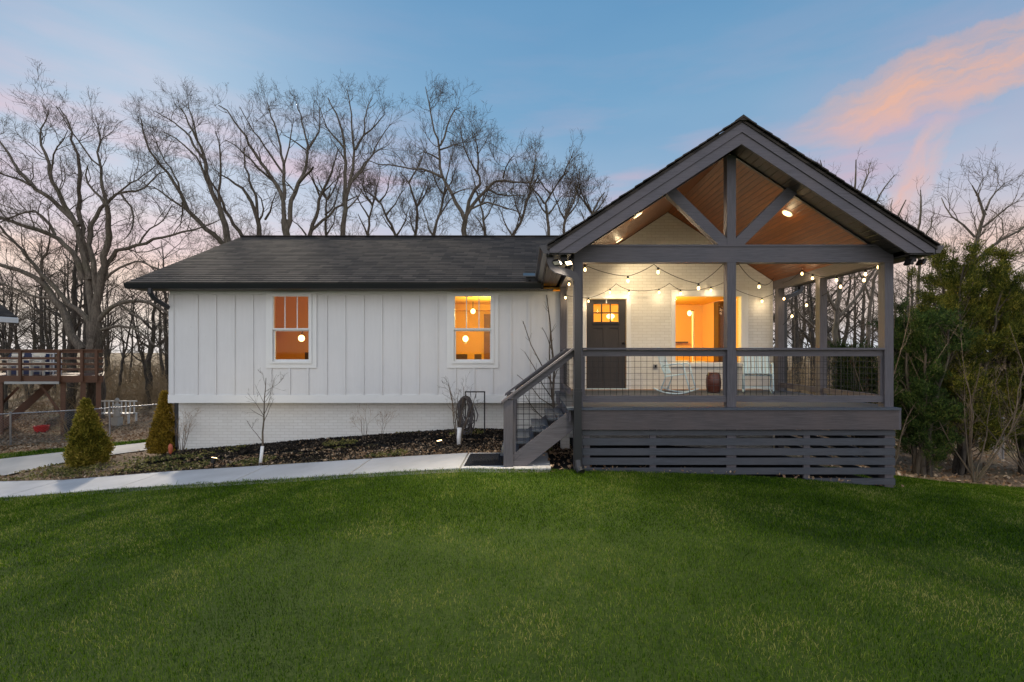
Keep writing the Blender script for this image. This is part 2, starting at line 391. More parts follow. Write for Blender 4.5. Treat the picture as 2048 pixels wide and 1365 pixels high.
COVER = mat('creeping_ground_cover', m_leaf, cols=[(.03, .045, .018, 1), (.09, .10, .03, 1), (.24, .21, .07, 1), (.42, .35, .16, 1)], trans=.2)
GALV = mat('galvanised_steel', plain((.34, .34, .35, 1), .45, .7, .5, var=.15))
# ---------------------------------------------------------------- terrain
def lerp_pts(x, xs, ys): return np.interp(x, xs, ys)
PX_ = [-24, -14, -9.1, -6.85, -4.05, -2.4, -1.0, 1.0]
PZ_ = [-3.2, -2.78, -2.55, -2.33, -2.105, -1.965, -1.86, -1.835]
def path_near(x): return 7.35 + .088*np.maximum(0, -np.asarray(x, float))
def path_z(x): return lerp_pts(x, PX_, PZ_)
ctrl = [(0,-3,-1.62),(-6,-3,-1.95),(6,-3,-1.85),(0,0,-1.65),(-5,2,-2.05),(5,2,-1.92),(0,4,-1.74),(-6,5,-2.22),(6,5,-2.06),(-12,3,-2.6),(13,3,-2.4),
        (.9,7.4,-1.885),(3.3,7.4,-1.955),(4.5,7.42,-2.02),(5.85,7.4,-2.17),(7.6,8,-2.3),(8.2,9.4,-2.6),(11,9.6,-2.75),
        (-1,10.8,-1.84),(-4.5,10.8,-2.06),(-7.9,10.8,-2.34),(3,9.5,-2.05),(5.7,10.8,-2.35),(0,14,-2.4),
        (-9.6,10.3,-2.50),(-8.45,10.9,-2.42),(-10.9,9.8,-2.63),(-12.7,11.4,-2.62),(-10.6,13.1,-2.56),(-9,12.2,-2.50),(-15,11,-2.75),(-13.0,13.6,-2.75),
        (-16,15.7,-3.1),(-14.9,17,-3.12),(-13.7,18.5,-3.1),(-20,20,-3.2),(-8,20,-2.9),(-10,32,-2.95),(-25,32,-3.1),(0,32,-3.0),(12,14,-2.8),(12,20,-2.9),(14,32,-3.0),
        (25,20,-3.0),(-28,12,-3.2),(-25,5,-3.1),(25,5,-2.9),(0,45,-3.1),(40,45,-3.1),(-40,45,-3.1),(40,0,-3.0),(-40,0,-3.2)]
for _x in (-9.1, -6.85, -4.05, -2.4, -.6):
    ctrl.append((_x, float(path_near(_x)), float(path_z(_x)))); ctrl.append((_x, float(path_near(_x))+1.13, float(path_z(_x))))
_C = np.array(ctrl, float)
def _U(r2): return np.where(r2 > 1e-12, r2*np.log(np.maximum(r2, 1e-12))*.5, 0)
def _tps():
    n = len(_C); P = _C[:, :2]; d2 = ((P[:, None]-P[None])**2).sum(-1)
    A = np.zeros((n+3, n+3)); A[:n, :n] = _U(d2) + np.eye(n)*.6
    A[:n, n] = 1; A[:n, n+1:] = P; A[n, :n] = 1; A[n+1:, :n] = P.T
    return np.linalg.solve(A, np.concatenate([_C[:, 2], [0, 0, 0]]))
_Wt = _tps()
def ground(x, y):
    x = np.asarray(x, float); y = np.asarray(y, float); sh = x.shape; x = x.ravel(); y = y.ravel()
    out = np.full(len(x), -3.1); near = (np.abs(x) < 60) & (y > -30) & (y < 70)
    xn, yn = x[near], y[near]
    d2 = (xn[:, None]-_C[None, :, 0])**2 + (yn[:, None]-_C[None, :, 1])**2
    z = _U(d2) @ _Wt[:-3] + _Wt[-3] + _Wt[-2]*xn + _Wt[-1]*yn
    z = np.clip(z, -3.4, -1.5)
    r = np.maximum(np.abs(xn)/42, np.maximum(yn/48, -yn/15)); k = np.clip((r-.75)/.35, 0, 1)
    out[near] = z*(1-k) + -3.1*k
    return out.reshape(sh)
def gz(x, y): return float(ground(np.array([x]), np.array([y]))[0])

DRV = [(-30,6.6),(-18,8.4),(-10.9,9.85),(-10.45,10.9),(-9.4,12.0),(-8.3,12.6),(-8.1,13.6),(-9.6,13.75),(-10.6,13.1),(-11.5,12.25),(-12.7,11.35),(-16,10.0),(-30,8.6)]
def in_poly(x, y, poly):
    x = np.asarray(x); y = np.asarray(y); ins = np.zeros(x.shape, bool); n = len(poly)
    for i in range(n):
        x1, y1 = poly[i]; x2, y2 = poly[(i+1) % n]
        c = ((y1 > y) != (y2 > y)) & (x < (x2-x1)*(y-y1)/((y2-y1) or 1e-9)+x1); ins ^= c
    return ins
STRIP = [(-30,8.6),(-16,10.0),(-12.7,11.4),(-11.5,12.3),(-10.6,13.15),(-9.6,13.8),(-8.2,13.7),(-8.2,16.0),(-10.5,15.3),(-12.6,13.4),(-14.6,12.2),(-18,11.2),(-30,10.0)]
def lawn_mask(x, y):
    a = (x < .40) & (y < path_near(x)-.01)
    b = (x >= .40) & (x < 5.95) & (y < 7.42)
    c = (x >= 5.95) & (y < 9.25 + .12*np.sin(x*2.3)) & (x < 30)
    return (a | b | c) | in_poly(x, y, STRIP)
def bed_mask(x, y):
    return (y > path_near(x)+1.13) & (y < 10.8) & (x > -12) & (x < .9) & ~in_poly(x, y, DRV)
BED2 = lambda x, y: bed_mask(x, y) & (y > 9.75 + .12*np.sin(x*3.1) + .1*np.sin(x*7.7+1)) & (x > -8)

def build_ground():
    def axis(a, b, st, far, ratio=1.22):
        core = list(np.arange(a, b+1e-6, st)); lo = []; s = st; v = a
        while v > -far: s *= ratio; v -= s; lo.append(v)
        hi = []; s = st; v = b
        while v < far: s *= ratio; v += s; hi.append(v)
        return np.array(lo[::-1]+core+hi)
    xs = axis(-20, 14, .125, 900); ys = axis(-3, 21, .125, 900)
    X, Y = np.meshgrid(xs, ys); Z = ground(X, Y)
    rng = np.random.default_rng(5)
    lump = .010*np.sin(X*3.1+Y*1.3)*np.sin(Y*2.7-X*.8) + .006*np.sin(X*7.3+2*Y)*np.sin(Y*6.1)
    m = bed_mask(X, Y); b2 = BED2(X, Y)
    Z = np.where(lawn_mask(X, Y), Z-.018, Z)
    Z = Z + lump*.6 + rng.normal(0, 1, Z.shape)*np.where(m, .012, .002) + np.where(b2, .05, 0) + np.where(b2, rng.normal(0, 1, Z.shape)*.014, 0)
    # level bed for the walk, the drive and below the deck so nothing pokes through
    pth = (Y > path_near(X)-.1) & (Y < path_near(X)+1.23) & (X < .55)
    Z = np.where(pth, np.minimum(Z, path_z(X)-.05), Z)
    Z = np.where(in_poly(X, Y, DRV), Z-.03, Z)
    V = np.stack([X.ravel(), Y.ravel(), Z.ravel()], 1); nx, ny = len(xs), len(ys)
    i = np.arange(nx-1)[None] + nx*np.arange(ny-1)[:, None]; i = i.ravel()
    Fc = np.stack([i, i+1, i+nx+1, i+nx], 1)
    o = mesh_np('ground', V, Fc, GROUND); tag(o, kind='structure')
    me = o.data; a = me.attributes.new('zone', 'FLOAT_COLOR', 'POINT')
    lm = lawn_mask(V[:, 0], V[:, 1]).astype(float); bm = BED2(V[:, 0], V[:, 1]).astype(float)
    under = ((V[:, 0] > .3) & (V[:, 0] < 5.9) & (V[:, 1] >= 7.4) & (V[:, 1] < 10.9)).astype(float)
    a.data.foreach_set('color', np.stack([lm, np.maximum(bm, under), lm*0, lm*0+1], 1).astype(np.float32).ravel())
    me.polygons.foreach_set('use_smooth', [True]*len(me.polygons))
def m_ground(t, b):
    at = t.add('ShaderNodeAttribute', attribute_name='zone'); r, gg, bb = t.sep(at.outputs['Vector'])
    p = _pos(t); n = t.noise(p, 3.0, 5, .65); nf = t.noise(p, 28, 4, .7); far = t.noise(p, .25, 4, .6)
    lit = t.ramp(nf, [(.25, (.07, .045, .028, 1)), (.5, (.22, .15, .095, 1)), (.72, (.42, .32, .22, 1))])
    lit = t.mix(t.math('MULTIPLY', t.ramp(far, [(.45, g(0)), (.62, g(1))]), .6), lit, (.17, .15, .055, 1))
    grs = t.mix(n, (.03, .055, .008, 1), (.055, .085, .014, 1))
    mul = t.ramp(nf, [(.3, (.004, .004, .004, 1)), (.7, (.022, .021, .021, 1))])
    ed = t.math('ADD', r, t.math('MULTIPLY', t.math('SUBTRACT', nf, .5), .5))
    c = t.mix(t.ramp(ed, [(.42, g(0)), (.56, g(1))]), lit, grs)
    ed2 = t.math('ADD', gg, t.math('MULTIPLY', t.math('SUBTRACT', nf, .5), .6))
    c = t.mix(t.ramp(ed2, [(.42, g(0)), (.56, g(1))]), c, mul)
    t.set(b, 'Base Color', c); t.set(b, 'Roughness', .95); t.set(b, 'Specular IOR Level', .15); bump(t, b, nf, .7, .03)
GROUND = mat('ground_soil_and_turf', m_ground)
build_ground()

def build_path():
    joints = [.42, -1.03, -2.85, -4.85, -6.95, -9.1, -11.2, -13.3, -15.4, -17.5]
    m = MB(); gap = .014
    for a, c in zip(joints[:-1], joints[1:]):
        hi, lo = a-gap, c+gap
        n = 6; xs = [hi+(lo-hi)*i/n for i in range(n+1)]
        top = []
        for x in xs: top.append((x, float(path_near(x)), float(path_z(x))+.012))
        for x in xs[::-1]: top.append((x, float(path_near(x))+1.13, float(path_z(x))+.012))
        k = len(top); vs = top + [(x, y, z-.10) for x, y, z in top]
        fs = [(i, i+1, 2*n-i, 2*n+1-i) for i in range(n)] + [(i, (i+1) % k, (i+1) % k+k, i+k) for i in range(k)]
        m.add(vs, [f[::-1] for f in fs[:n]] + fs[n:])
    o = m.build('path', CONC); tag(o, kind='structure')
def build_drive():
    # quads between the near and far edge lines, resampled
    near = DRV[:6]; far = [DRV[12], DRV[11], DRV[10], DRV[9], DRV[8], DRV[7], DRV[6]]
    def resample(pts, n):
        P = np.array(pts, float); d = np.r_[0, np.cumsum(np.hypot(*np.diff(P, axis=0).T))]; s = np.linspace(0, d[-1], n)
        return np.stack([np.interp(s, d, P[:, 0]), np.interp(s, d, P[:, 1])], 1)
    n = 90; A = resample(near, n); B = resample(far, n); k = 9
    G = np.stack([A + (B-A)*t for t in np.linspace(0, 1, k)], 1)   # n,k,2
    Z = ground(G[..., 0], G[..., 1]) + .022
    V = np.concatenate([G, Z[..., None]], -1).reshape(-1, 3)
    i = (np.arange(n-1)[:, None]*k + np.arange(k-1)[None]).ravel()
    o = mesh_np('driveway', V, np.stack([i, i+k, i+k+1, i+1], 1), DRIVE); tag(o, kind='structure')
    o.data.polygons.foreach_set('use_smooth', [True]*len(o.data.polygons))
build_path()
build_drive()

# ---------------------------------------------------------------- house
WY, SY = 10.8, 10.55          # porch brick wall plane, siding plane (depth from the lens)
HX0, HX1 = -7.96, 5.70
def wall_holes(m, x0, x1, z0, z1, y0, y1, holes):
    xs = sorted({x0, x1, *[h[0] for h in holes], *[h[1] for h in holes]}); zs = sorted({z0, z1, *[h[2] for h in holes], *[h[3] for h in holes]})
    for a, b in zip(xs[:-1], xs[1:]):
        for c, d in zip(zs[:-1], zs[1:]):
            mx, mz = (a+b)/2, (c+d)/2
            if not any(h[0] < mx < h[1] and h[2] < mz < h[3] for h in holes): m.box(a, b, y0, y1, c, d)
    return m
def pr(z, k=.4806): return 1.50 + k*(z-10.12)
house = thing('house', 'single storey white board and batten house with dark shingle roof and raised brick base', 'house', (-1.0, 14.2, -2.6))
WIN = [(-5.70, -4.767, -.274, 1.298), (-1.645, -.694, -.274, 1.298)]
def build_siding():
    m = MB(); wall_holes(m, HX0, .96, -1.0, 1.345, SY, SY+.10, WIN)
    m.box(HX0, HX0+.10, SY+.10, 17.8, -1.0, 1.345)                       # end wall
    m.prism([(SY, 1.345), (14.2, 3.30), (17.85, 1.345)], 'x', HX0, HX0+.10)
    m.box(.86, .96, SY+.10, WY, -1.0, 1.345)
    # battens: none across the windows' casings
    x = -7.35
    while x < .9:
        inwin = [w_ for w_ in WIN if w_[0]-.13 < x < w_[1]+.13]
        if inwin: m.box(x-.022, x+.022, SY-.024, SY, -.975, inwin[0][2]-.105)
        else: m.box(x-.022, x+.022, SY-.024, SY, -.975, 1.252)
        x += .4135
    for yy in np.arange(SY+.5, 17.6, .4135): m.box(HX0-.019, HX0, yy-.022, yy+.022, -.975, 1.25)
    m.box(HX0-.022, HX0+.09, SY-.024, SY, -.975, 1.27)                     # corner boards
    m.box(.86, .962, SY-.024, SY, -.975, 1.27)
    m.build('siding', SIDING, house)
    f = MB(); f.box(HX0, .96, SY-.022, SY, 1.272, 1.343); f.build('frieze_board', SIDING, house)
    b = MB(); b.box(HX0-.03, .97, SY-.034, SY, -1.156, -.977); b.box(HX0-.03, HX0, SY, 17.8, -1.156, -.977)
    b.box(HX0, .97, SY, WY, -1.15, -1.0)
    b.build('band_board', TRIM, house)
build_siding()
DOORH = (1.412, 2.329, -.885, 1.205); PWH = (3.43, 4.985, -.275, 1.285)
def build_brick():
    m = MB(); m.box(HX0, .96, WY, WY+.2, -3.3, -1.15); m.box(HX0, HX0+.2, WY+.2, 17.8, -3.3, -1.15); m.box(HX0, HX1, 17.8, 18.0, -3.3, 1.345)
    m.box(.96, HX1, WY, WY+.2, -3.3, -.885)
    m.build('brick_base', BRICK, house)
    m = MB(); wall_holes(m, .962, HX1, -.885, 1.60, WY, WY+.2, [DOORH, PWH])
    cz = lambda x: 3.195-.655*abs(x-3.28)
    m.prism([(.962, 1.60), (HX1, 1.60), (HX1, cz(HX1)), (3.28, cz(3.28)), (.962, cz(.962))], 'y', WY, WY+.2)
    m.box(HX1-.2, HX1, WY+.2, 17.8, -3.3, 1.345)
    m.build('brick_wall', BRICK, house)
build_brick()
def build_main_roof():
    sl = math.hypot(1, .4806); st = .143/sl; m = MB(); y = 10.075; i = 0
    rng = random.Random(3)
    def xm(y): return .46 + max(0, y-10.40)*.742
    def xr(y): return 6.10 - max(0, y-10.40)*.742
    while y < 14.2:
        y2 = min(y+st, 14.2)
        for (a0, a1, b0, b1) in ((-8.56, -8.56, xm(y), xm(y2)), (xr(y), xr(y2), 6.12, 6.12)):
            if b0-a0 < .05: continue
            # each course is cut in tabs of slightly different lift
            x = a0
            z0, z1 = pr(y), pr(y2)
            m.add([(a0, y, z0+.007), (b0, y, z0+.007), (b1, y2+.01, z1+.003), (a1, y2+.01, z1+.003), (a0, y, z0-.004), (b0, y, z0-.004)],
                  [(0, 1, 2, 3), (4, 5, 1, 0)])
            if b0 < 4:
                while False:
                    wd = rng.uniform(.12, .30)
                    if rng.random() < .6:
                        m.add([(x, y-.003, z0+.0095), (x+wd, y-.003, z0+.0095), (x+wd, y2-.01, z1+.0055), (x, y2-.01, z1+.0055), (x, y-.003, z0+.004), (x+wd, y-.003, z0+.004)],
                              [(0, 1, 2, 3), (4, 5, 1, 0), (0, 3, 4), (1, 5, 2)])
                    x += wd + rng.uniform(.05, .16)
        y = y2
    m.add([(-8.56, 14.2, 3.47), (6.12, 14.2, 3.47), (6.12, 18.5, 1.41), (-8.56, 18.5, 1.41)], [(0, 1, 2, 3)])
    m.add([(-8.56, 10.075, 1.46), (.46, 10.075, 1.46), (3.2, 14.2, 3.41), (-8.56, 14.2, 3.41)], [(3, 2, 1, 0)])
    m.box(-8.57, 3.0, 14.13, 14.27, 3.455, 3.487)
    r = m.build('roof', SHINGLE, house)
    g_ = MB(); prof = [(10.08, 1.478), (10.085, 1.45), (10.105, 1.40), (10.13, 1.352), (10.20, 1.352), (10.20, 1.478), (10.19, 1.478), (10.19, 1.37), (10.14, 1.37), (10.10, 1.47)]
    g_.prism(prof, 'x', -8.62, .34); g_.build('gutter', GUTTER, r)
    f = MB(); f.box(-8.54, .40, 10.205, 10.23, 1.35, 1.50)
    f.prism([(10.2, 1.36), (14.2, 3.28), (14.2, 3.45), (10.2, 1.53)], 'x', -8.55, -8.52); f.build('fascia', GUTTER, r)
    s = MB(); s.box(-8.52, .62, 10.232, SY, 1.345, 1.358); s.prism([(10.2, 1.345), (14.2, 3.27), (14.2, 3.285), (10.2, 1.36)], 'x', -8.52, HX0-.001); s.build('soffit', SOFFITX, r)
build_main_roof()
def window(x0, x1, z0, z1, label=None):
    """double-hung: three upright lites above, one below"""
    F_ = MB(); y0, y1 = SY-.055, SY+.06; t_ = .055
    F_.box(x0, x0+t_, y0, y1, z0, z1); F_.box(x1-t_, x1, y0, y1, z0, z1); F_.box(x0+t_, x1-t_, y0, y1, z1-.05, z1); F_.box(x0+t_, x1-t_, y0, y1, z0, z0+.045)
    W_ = F_.build('window', TRIM, house)
    if label: W_['label'] = label
    C_ = MB(); c = .10
    C_.box(x0-c, x0, SY-.030, SY, z0-c, z1); C_.box(x1, x1+c, SY-.030, SY, z0-c, z1); C_.box(x0, x1, SY-.030, SY, z0-c, z0-.001); C_.box(x0-c, x1+c, SY-.028, SY, z1+.001, z1+.022)
    C_.build('casing', TRIM, W_)
    zm = z0+.755; xa, xb = x0+t_, x1-t_
    U = MB(); U.box(xa, xa+.022, y0+.012, y0+.045, zm, z1-.05); U.box(xb-.022, xb, y0+.012, y0+.045, zm, z1-.05); U.box(xa, xb, y0+.010, y0+.046, zm, zm+.035); U.box(xa+.022, xb-.022, y0+.012, y0+.045, z1-.072, z1-.05)
    for k in (1, 2):
        xx = xa+(xb-xa)*k/3; U.box(xx-.009, xx+.009, y0+.018, y0+.034, zm+.035, z1-.072)
    U.build('upper_sash', TRIM, W_)
    L = MB(); L.box(xa+.004, xa+.036, y0+.055, y0+.09, z0+.045, zm); L.box(xb-.036, xb-.004, y0+.055, y0+.09, z0+.045, zm); L.box(xa+.004, xb-.004, y0+.054, y0+.092, z0+.045, z0+.092); L.box(xa+.004, xb-.004, y0+.054, y0+.092, zm-.03, zm+.006)
    L.build('lower_sash', TRIM, W_)
    G_ = MB(); G_.box(xa+.02, xb-.02, y0+.024, y0+.028, zm+.03, z1-.07); G_.box(xa+.03, xb-.03, y0+.070, y0+.074, z0+.09, zm-.03); G_.build('pane', GLASS, W_)
    return W_
window(*WIN[0]); window(*WIN[1])
def build_picture_window():
    x0, x1, z0, z1 = PWH; m = MB(); y0 = WY-.02; t_ = .022
    m.box(x0, x0+t_, y0, WY+.1, z0, z1); m.box(x1-t_, x1, y0, WY+.1, z0, z1); m.box(x0+t_, x1-t_, y0, WY+.1, z1-t_, z1); m.box(x0+t_, x1-t_, y0, WY+.1, z0, z0+t_)
    W_ = m.build('window', TRIM, house); W_['label'] = 'wide fixed window beside the front door'
    c = MB(); c.box(x0-.075, x0, WY-.03, WY, z0, z1+.12); c.box(x1, x1+.135, WY-.03, WY, z0, z1+.12); c.box(x0, x1, WY-.03, WY, z1, z1+.12)
    c.box(x1+.045, x1+.055, WY-.036, WY-.03, z0, z1+.06); c.build('casing', TRIM, W_)
    s = MB(); s.box(x0-.10, x1+.16, WY-.07, WY, z0-.075, z0-.001); s.build('sill', TRIM, W_)
    p = MB(); p.box(x0+t_, x1-t_, WY+.03, WY+.034, z0+t_, z1-t_); p.build('pane', GLASS, W_)
build_picture_window()
def build_door():
    x0, x1, z0, z1 = DOORH; m = MB(); y0, y1 = WY+.02, WY+.065
    holes = []; lx0, lx1, lz0, lz1 = 1.58, 2.153, .679, 1.09
    cw = (lx1-lx0-.05)/3; rh = (lz1-lz0-.025)/2
    for i in range(3):
        for j in range(2): holes.append((lx0+i*(cw+.025), lx0+i*(cw+.025)+cw, lz0+j*(rh+.025), lz0+j*(rh+.025)+rh))
    wall_holes(m, x0+.012, x1-.012, z0+.03, z1-.012, y0, y1, holes + [(1.575, 1.80, -.72, .54), (1.93, 2.155, -.72, .54)])
    m.box(1.575, 1.80, y0+.014, y1-.005, -.72, .54); m.box(1.93, 2.155, y0+.014, y1-.005, -.72, .54)
    m.box(lx0-.02, lx1+.02, y0-.022, y0, lz0-.045, lz0-.015)
    D_ = m.build('door', DOORP, house); D_['label'] = 'dark brown front door with six small lit panes'
    q = MB(); q.box(lx0, lx1, y0+.02, y0+.024, lz0, lz1); q.build('pane', GLASS, D_)
    h = MB(); h.tube([(2.262, y0+.0, .19), (2.262, y0-.05, .19)], .012, 10); h.ball((2.262, y0-.062, .19), .028); h.tube([(2.262, y0-.006, .19), (2.262, y0, .19)], .034, 14); h.build('knob', BLACKM, D_, True)
    k = MB(); k.box(1.862, 1.882, y0-.006, y0, 1.10, 1.193); k.box(1.862, 1.882, y0-.03, y0-.006, 1.10, 1.108); k.box(1.862, 1.882, y0-.035, y0-.03, 1.10, 1.13); k.build('wreath_hook', TRIM, D_)
    f = MB(); f.box(x0-.09, x0-.001, WY-.025, WY+.1, z0, z1+.075); f.box(x1+.001, x1+.105, WY-.025, WY+.1, z0, z1+.075); f.box(x0, x1, WY-.025, WY+.1, z1+.001, z1+.075); f.build('door_frame', TRIM, D_)
    s = MB(); s.box(x0-.05, x1+.05, WY-.06, WY+.07, z0+.002, z0+.03); s.build('threshold', CHAIRW, D_)
build_door()
def build_interior():
    m = MB(); z0, z1 = -.87, 1.40; ya = WY+.21; yb = 14.3
    m.box(HX0+.3, HX1-.3, SY+.11, yb, z0-.05, z0); fl = m.build('floor', FLOORI, house)
    m = MB(); m.box(-7.6, HX1-.21, yb, yb+.1, z0, 3.0)
    for xa in (-3.25, -7.65): m.prism([(SY+.12, z0), (yb, z0), (yb, 2.9), (SY+.12, 1.36)], 'x', xa, xa+.1)
    m.box(.97, 1.05, ya, yb, z0, z1)
    m.box(HX1-.31, HX1-.21, ya, yb, z0, z1)
    m.box(-3.14, .96, SY+.12, yb, z1, z1+.05); m.box(1.06, HX1-.32, ya, yb, z1, z1+.05)
    m.prism([(SY+.12, 1.36), (yb, 2.9), (yb, 2.95), (SY+.12, 1.41)], 'x', -7.5, -3.3)
    m.box(-3.1, .9, yb-.28, yb-.001, 1.22, 1.399)                         # soffit over the hall
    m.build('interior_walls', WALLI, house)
    def piece(name, lab, m_, *bx):
        m = MB(); [m.box(*b) for b in bx]; o = m.build(name, m_); b = bx[0]
        tag(recentre(o, ((b[0]+b[1])/2, (b[2]+b[3])/2, min(q[4] for q in bx))), lab, name.split('_')[-1])
    piece('wardrobe', 'brown wardrobe inside the room of the far window, at its left pane', BROWNL, (-7.2, -6.62, 12.0, 12.38, z0, .95))
    piece('headboard', 'dark headboard at the lower right of the far window', BROWNI, (-5.95, -5.3, 12.7, 12.9, -.8, -.03))
    piece('dining_chair', 'dark chair back low behind the nearer window, at its left', BROWNI, (-2.0, -1.6, 13.0, 13.05, -.45, -.08), (-2.0, -1.96, 13.0, 13.05, z0, -.45), (-1.64, -1.6, 13.0, 13.05, z0, -.45), (-2.0, -1.6, 12.6, 13.0, -.50, -.451), (-2.0, -1.96, 12.6, 12.64, z0, -.501), (-1.64, -1.6, 12.6, 12.64, z0, -.501))
    piece('dining_chair', 'dark chair back low behind the nearer window, at its centre', BROWNI, (-1.42, -1.22, 13.2, 13.25, -.45, -.08), (-1.42, -1.38, 13.2, 13.25, z0, -.45), (-1.26, -1.22, 13.2, 13.25, z0, -.45), (-1.42, -1.22, 12.9, 13.2, -.50, -.451))
    piece('inner_door', 'brown indoor door at the right side of the nearer window', BROWNL, (-1.24, -.80, 14.2, 14.29, z0, 1.12))
    piece('wall_picture', 'dark framed picture on the wall behind the nearer window', BROWNI, (-1.05, -.85, 14.14, 14.18, -.05, .85))
    piece('bookcase', 'dark tall bookcase at the right edge of the wide porch window', BROWNI, (5.02, 5.33, 12.2, 12.5, z0, 1.3))
    piece('wall_shelf', 'thin dark shelf on the wall behind the wide porch window', BROWNI, (4.4, 4.9, 14.1, 14.29, .25, .29))
    piece('low_table', 'white low table with papers just inside the wide porch window', WHITEI, (3.2, 4.9, 11.15, 11.5, -.34, -.27), (3.3, 3.36, 11.2, 11.4, z0, -.341), (4.7, 4.76, 11.2, 11.4, z0, -.341), (3.5, 3.9, 11.2, 11.4, -.269, -.22), (4.1, 4.3, 11.2, 11.4, -.269, -.235))
    m = MB(); m.tube([(4.47, 12.5, z0), (4.47, 12.5, 1.06)], .03, 10); tag(recentre(m.build('lamp_pole', WHITEI), (4.47, 12.5, z0)), 'white pole of the lamp behind the wide porch window', 'pole')
build_interior()
def indoor_lamp(c, r, label, cat='lamp', sz=1.0, stem=None):
    t_ = thing('indoor_lamp', label, cat, c, 'lamps lit inside the rooms')
    m = MB(); m.ball(c, r, 12, sz); m.build('lamp_shade', LAMPI, t_, True)
    if stem: MB().tube([(c[0], c[1], c[2]+r*sz), stem], .012, 6).build('stem', BROWNI, t_)
    else: MB().tube([(c[0], c[1], c[2]-r*sz*1.6), (c[0], c[1], c[2]-r*sz)], r*.5, 10).build('lamp_base', WHITEI, t_)
    return t_
indoor_lamp(px(603, 677, 13.4), .085, 'round glowing lamp seen through the lower pane of the far window', sz=1.1, stem=px(606, 660, 13.4))
indoor_lamp(px(946, 623, 12.9), .065, 'small glowing pendant behind the three upper panes of the nearer window', sz=1.1, stem=px(946, 604, 12.9))
indoor_lamp(px(931, 678, 13.3), .08, 'glowing lamp behind the lower pane of the nearer window', sz=1.1)
indoor_lamp(px(1379, 627, 12.4), .055, 'small glowing lamp on a pole behind the wide porch window', sz=1.3, stem=px(1387, 622, 12.4))
indoor_lamp(px(1221, 633, 12.6), .11, 'glowing lamp behind the small panes of the front door', sz=.6)
def room_light(x, y, z, watts, r=.15):
    l = bpy.data.lights.new('room_light', 'POINT'); l.energy = watts; l.color = (1, .80, .20); l.shadow_soft_size = r
    o = bpy.data.objects.new('room_light', l); COL.objects.link(o); o.location = (x, y, z); return o
room_light(-4.9, 12.3, .2, 34).data.color = (1, .62, .09); room_light(-1.0, 12.2, .9, 75); room_light(3.2, 12.3, .9, 130); room_light(1.9, 12.0, .8, 12)

def sweep_rect(m, path, wd, y0, y1):
    """rectangular pipe whose centre line lies in an x-z plane"""
    P = [Vector((a, b)) for a, b in path]; n = len(P); L = []; R = []
    for i in range(n):
        d = (P[min(i+1, n-1)]-P[max(i-1, 0)]).normalized(); nr = Vector((-d.y, d.x))*wd/2; L.append(P[i]+nr); R.append(P[i]-nr)
    vs = []
    for i in range(n): vs += [(L[i].x, y0, L[i].y), (R[i].x, y0, R[i].y), (R[i].x, y1, R[i].y), (L[i].x, y1, L[i].y)]
    fs = [(0, 1, 2, 3), (4*n-1, 4*n-2, 4*n-3, 4*n-4)]
    for i in range(n-1):
        for k in range(4): fs.append((4*i+k, 4*i+4+k, 4*i+4+(k+1) % 4, 4*i+(k+1) % 4))
    m.add(vs, [f[::-1] for f in fs]); return m
def arc(c, r, a0, a1, n=7): return [(c[0]+r*math.cos(math.radians(a0+(a1-a0)*i/n)), c[1]+r*math.sin(math.radians(a0+(a1-a0)*i/n))) for i in range(n+1)]
# left downspout of the main roof: gutter outlet, elbow, back to the corner of the house
m_ = MB(); m_.tube([(-8.08, 10.14, 1.36), (-8.08, 10.14, 1.26), (-8.06, 10.18, 1.17), (-8.03, 10.27, 1.10), (-8.0, 10.5, 1.0), (-8.0, 10.74, .90), (-8.0, 10.80, .82), (-8.0, 10.83, .7), (-8.0, 10.83, -2.2)], .05, 8)
m_.build('downspout', GUTTER, house)

# solar light on the main gutter
so = thing('solar_light', 'small black solar lamp clipped on the roof edge beside the porch', 'lamp', (.16, 10.15, 1.50))
MB().prism([(10.04, 1.60), (10.30, 1.70), (10.30, 1.715), (10.04, 1.615)], 'x', -.04, .22).build('solar_panel', mat('blue_solar_cell', plain((.05, .055, .06, 1), .3, .1, .6)), so)
m_ = MB(); m_.box(.02, .34, 10.10, 10.20, 1.49, 1.60); m_.box(.24, .36, 10.05, 10.2, 1.60, 1.67); m_.ball((.1, 10.09, 1.53), .03); m_.build('housing', BLACKM, so)

